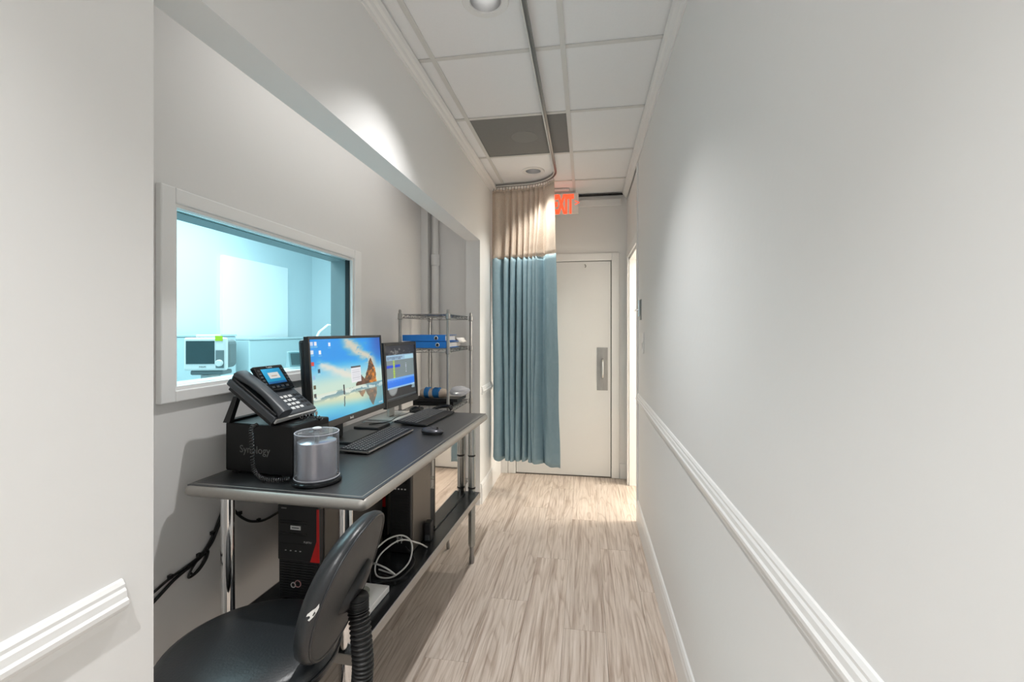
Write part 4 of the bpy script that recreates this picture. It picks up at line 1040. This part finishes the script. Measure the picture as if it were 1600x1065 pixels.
for k in range(5):
    a = 2*PI*k/5+.5; ca, sa = math.cos(a), math.sin(a)
    l = MB().tube([(ca*.02, sa*.02, .125), (ca*.15, sa*.15, .105), (ca*.27, sa*.27, .075)], [.024, .020, .015], 10).obj('base_arm', M['blackp'], ch, smooth='auto')
    q = MB(); 
    for sd in (-.012, .012):
        c_ = Vector((ca*.27-sa*sd, sa*.27+ca*sd, .026)); axis = Vector((-sa, ca, 0))
        q.tube([c_-axis*.008, c_+axis*.008], .025, 16)
    q.tube([(ca*.27, sa*.27, .05), (ca*.27, sa*.27, .078)], .007, 8); q.obj('caster', M['blackp'], l, smooth='auto')
# backrest: thick oval cushion in the y-z plane, curved round the sitter, back shell on the +x side
BX, BZ, HWY, HHZ = .270, .717, .171, .170
RO = .12
def bmap(n, a, b):      # n: depth (+ towards the back), a along y, b up
    a2, b2 = a*math.cos(RO)-b*math.sin(RO), a*math.sin(RO)+b*math.cos(RO)
    bend = -.3*a2*a2
    return (BX+n+bend+.317*b2, a2, BZ+b2)
def oval(prof, m, nm, n=56, cap0=True, cap1=True, par=None):
    b = MB(); rings = []
    for q, nn in prof:
        rings.append([b.P(bmap(nn, HWY*q*math.copysign(abs(math.cos(t))**.88, math.cos(t)), HHZ*q*math.copysign(abs(math.sin(t))**.88, math.sin(t)))) for t in [2*PI*k/n for k in range(n)]])
    for i in range(len(rings)-1): b.ring_connect(rings[i], rings[i+1])
    if cap0: b.f.append(tuple(rings[0]))
    if cap1: b.f.append(tuple(rings[-1][::-1]))
    return b.obj(nm, m, par or ch, smooth=True)
br = oval([(.02, -.052), (.35, -.052), (.68, -.049), (.86, -.040), (.96, -.026), (1.0, -.008), (.995, .006), (.955, .013)], M['vinyl'], 'backrest', cap1=False)
oval([(.955, .0128), (.90, .014), (.6, .015), (.3, .016), (.02, .016)], M['vinylback'], 'back_panel', cap0=False)
MB().tube([bmap(.013, HWY*.955*math.copysign(abs(math.cos(t))**.88, math.cos(t)), HHZ*.955*math.copysign(abs(math.sin(t))**.88, math.sin(t))) for t in [2*PI*k/56 for k in range(56)]], .0035, 6, closed=True).obj('back_piping', M['vinyl'], ch, smooth=True)
# torn vinyl patch showing white lining
tv = MB(); idx = []
for t_, nn in ((2.80, .009), (2.85, .006), (2.88, .0), (2.93, -.008), (2.96, -.009), (2.945, -.002), (2.97, .001), (3.00, -.003), (3.01, .001), (2.96, .007), (2.90, .010), (2.85, .011)):
    q = float(np.interp(nn, [-.026, -.008, .006, .013], [.96, 1.0, .995, .955]))+.006
    a_ = HWY*q*math.copysign(abs(math.cos(t_))**.88, math.cos(t_)); b_ = HHZ*q*math.copysign(abs(math.sin(t_))**.88, math.sin(t_))
    idx.append(tv.P(bmap(nn, a_, b_)))
tv.f.append(tuple(idx))
to = tv.obj('tear', M['foam'], br); to['label'] = 'white lining showing through a tear'; so = to.modifiers.new('t', 'SOLIDIFY'); so.thickness = .001
# bracket and bellows-covered bar
b = MB(); rings = []
for q, nn in ((1., .0162), (.9, .030), (.6, .036), (.05, .038)):
    rings.append([b.P(bmap(nn, .018+.072*q*math.cos(t), -.022+.036*q*math.sin(t)+.30*(.072*q*math.cos(t)))) for t in [2*PI*k/24 for k in range(24)]])
for i in range(3): b.ring_connect(rings[i], rings[i+1])
b.f.append(tuple(rings[-1])); b.obj('back_bracket', M['blackp'], ch, smooth=True)
ctl = [Vector(bmap(.040, -.010, -.030)), Vector(bmap(.050, -.010, -.065)), Vector((.312, -.012, .58)), Vector((.315, -.010, .50)), Vector((.300, -.006, .44)), Vector((.24, 0, .405)), Vector((.10, 0, .415))]
pts, rad = [], []
for i in range(len(ctl)-1):
    for k in range(52):
        u = k/52; p0, p1, p2, p3 = ctl[max(i-1, 0)], ctl[i], ctl[i+1], ctl[min(i+2, len(ctl)-1)]
        pts.append(.5*((2*p1)+(p2-p0)*u+(2*p0-5*p1+4*p2-p3)*u*u+(3*p1-p0-3*p2+p3)*u**3)); rad.append(.0235+.0042*math.cos(2*PI*(len(pts))/7.5))
MB().tube(pts, rad, 18).obj('bellows', M['bellow'], ch, smooth=True)
MB().tube([bmap(.034, -.01, -.045), bmap(.062, -.01, -.045)], .006, 10).obj('bracket_knob', M['blackgl'], ch, smooth='auto')
MB().tube([(.02, -.08, .40), (.04, -.20, .40), (.05, -.27, .405)], .006, 8).obj('height_lever', M['blackp'], ch, smooth='auto')

# ------------------------------------------------------------------ scan room seen through the window
struct(bx('door_3', M['scandoor'], -3.598, -3.56, 3.96, 4.95, .01, 2.13))
c1 = thing('low_cabinet', 'pale tall-sided cabinet behind the window glass, left one', 'cabinet', (-3.1, 2.35, 0))
bx('carcass', M['cabinet'], -.4, 0, 0, 1.25, 0, 1.325, c1, bevel=.01); bx('top_board', M['cabinet'], -.4, .005, 0, 1.25, 1.3255, 1.34, c1); bx('plinth', M['teal'], .0005, .01, .02, 1.2, .02, .1, c1)
c2 = thing('low_cabinet', 'pale cabinet behind the window glass, right one beside the beach monitor', 'cabinet', (-3.1, 3.76, 0))
bx('carcass', M['cabinet'], -.4, 0, 0, 1.3, 0, 1.285, c2, bevel=.01); bx('top_board', M['cabinet'], -.4, .005, 0, 1.3, 1.2855, 1.30, c2); bx('plinth', M['teal'], .0005, .01, .02, 1.25, .02, .1, c2)
pm = thing('patient_monitor', 'white bedside patient monitor with lime tag behind the window glass', 'patient monitor', (-2.22, 2.345, 0), -1.28)
# local: screen faces +x-ish, y across
HM = 1.237
MB().box(-.02, .02, -.115, .115, -.10+HM, .095+HM).obj('front_shell', M['white'], pm, bevel=.012, seg=3)
bx('screen', M['screen_off'], .0202, .023, -.10, .055, -.06+HM, .075+HM, pm)
bx('key_strip', M['teal'], .0202, .024, .062, .108, -.085+HM, .02+HM, pm, bevel=.004)
o = MB(); o.xf = lambda p: (p[2], p[0], p[1]+HM); o.lathe([(.020, .0242), (.020, .036), (.016, .04)], 20, (.085, -.055)); o.obj('dial', M['white'], pm, smooth='auto')
bx('tag', M['green'], .0205, .0245, .06, .10, .075+HM, .105+HM, pm); bx('handle', M['white'], -.03, .0, -.06, .07, .096+HM, .112+HM, pm, bevel=.006)
MB().box(-.15, -.0205, -.105, .11, -.09+HM, .085+HM).obj('rear_shell', M['teal'], pm, bevel=.03, seg=3)
MB().box(-.12, .0, -.09, .09, -.128+HM, -.1008+HM).obj('bracket', M['teal'], pm, bevel=.008)
MB().lathe([(.20, .0), (.20, .03), (.025, .05), (.025, HM-.165), (.05, HM-.16), (.05, HM-.1285)], 24, (-.05, .0)).obj('pole', M['steel'], pm, smooth='auto')
text('lettering', 'PHILIPS', .012, (.0206, -.03, -.082+HM), (0, 1, 0), (0, 0, 1), M['dgrey'], pm, .0003)
ic = thing('intercom', 'small grey wedge intercom standing on the inner window sill', 'intercom', (XB-.080, 1.985, WZ0+.0165), -.5)
b = MB(); b.prism([(-.02, 0), (.022, 0), (.006, .075), (-.012, .075)], -.035, .035).obj('body', M['cabinet'], ic, bevel=.004)
b = MB(); b.prism([(.0205, .012), (.0235, .012), (.0095, .066), (.0075, .066)], -.026, .026).obj('grille', M['teal'], ic)
lm = thing('exam_lamp', 'white curved exam lamp arm behind the glass above the beach monitor', 'lamp', (-2.6, 4.0, 0))
MB().lathe([(.22, 0), (.22, .03), (.02, .05), (.02, 1.25)], 24).obj('stand', M['white'], lm, smooth='auto')
MB().tube([(0, 0, 1.25), (.02, .06, 1.36), (.05, .16, 1.43), (.09, .23, 1.42)], .012, 10).obj('arm', M['white'], lm, smooth=True)
MB().tube([(.09, .22, 1.47), (.10, .24, 1.38), (.09, .23, 1.33)], [.02, .04, .05], 16).obj('head', M['teal'], lm, smooth='auto')

bpy.context.view_layer.update()
dg = bpy.context.evaluated_depsgraph_get()
for o in [o for o in C.objects if o.type == 'FONT']:          # lettering becomes plain mesh
    me = bpy.data.meshes.new_from_object(o.evaluated_get(dg))
    n = bpy.data.objects.new('tmp', me); COL.objects.link(n)
    if 'fitw' in o.keys():
        xs = [v.co.x for v in me.vertices]; k_ = o['fitw']/(max(xs)-min(xs))
        for v in me.vertices: v.co.x = (v.co.x-min(xs))*k_
    n.parent = o.parent; n.matrix_local = o.matrix_local; nm = o.name.split('.')[0]
    bpy.data.objects.remove(o); n.name = nm; me.name = nm
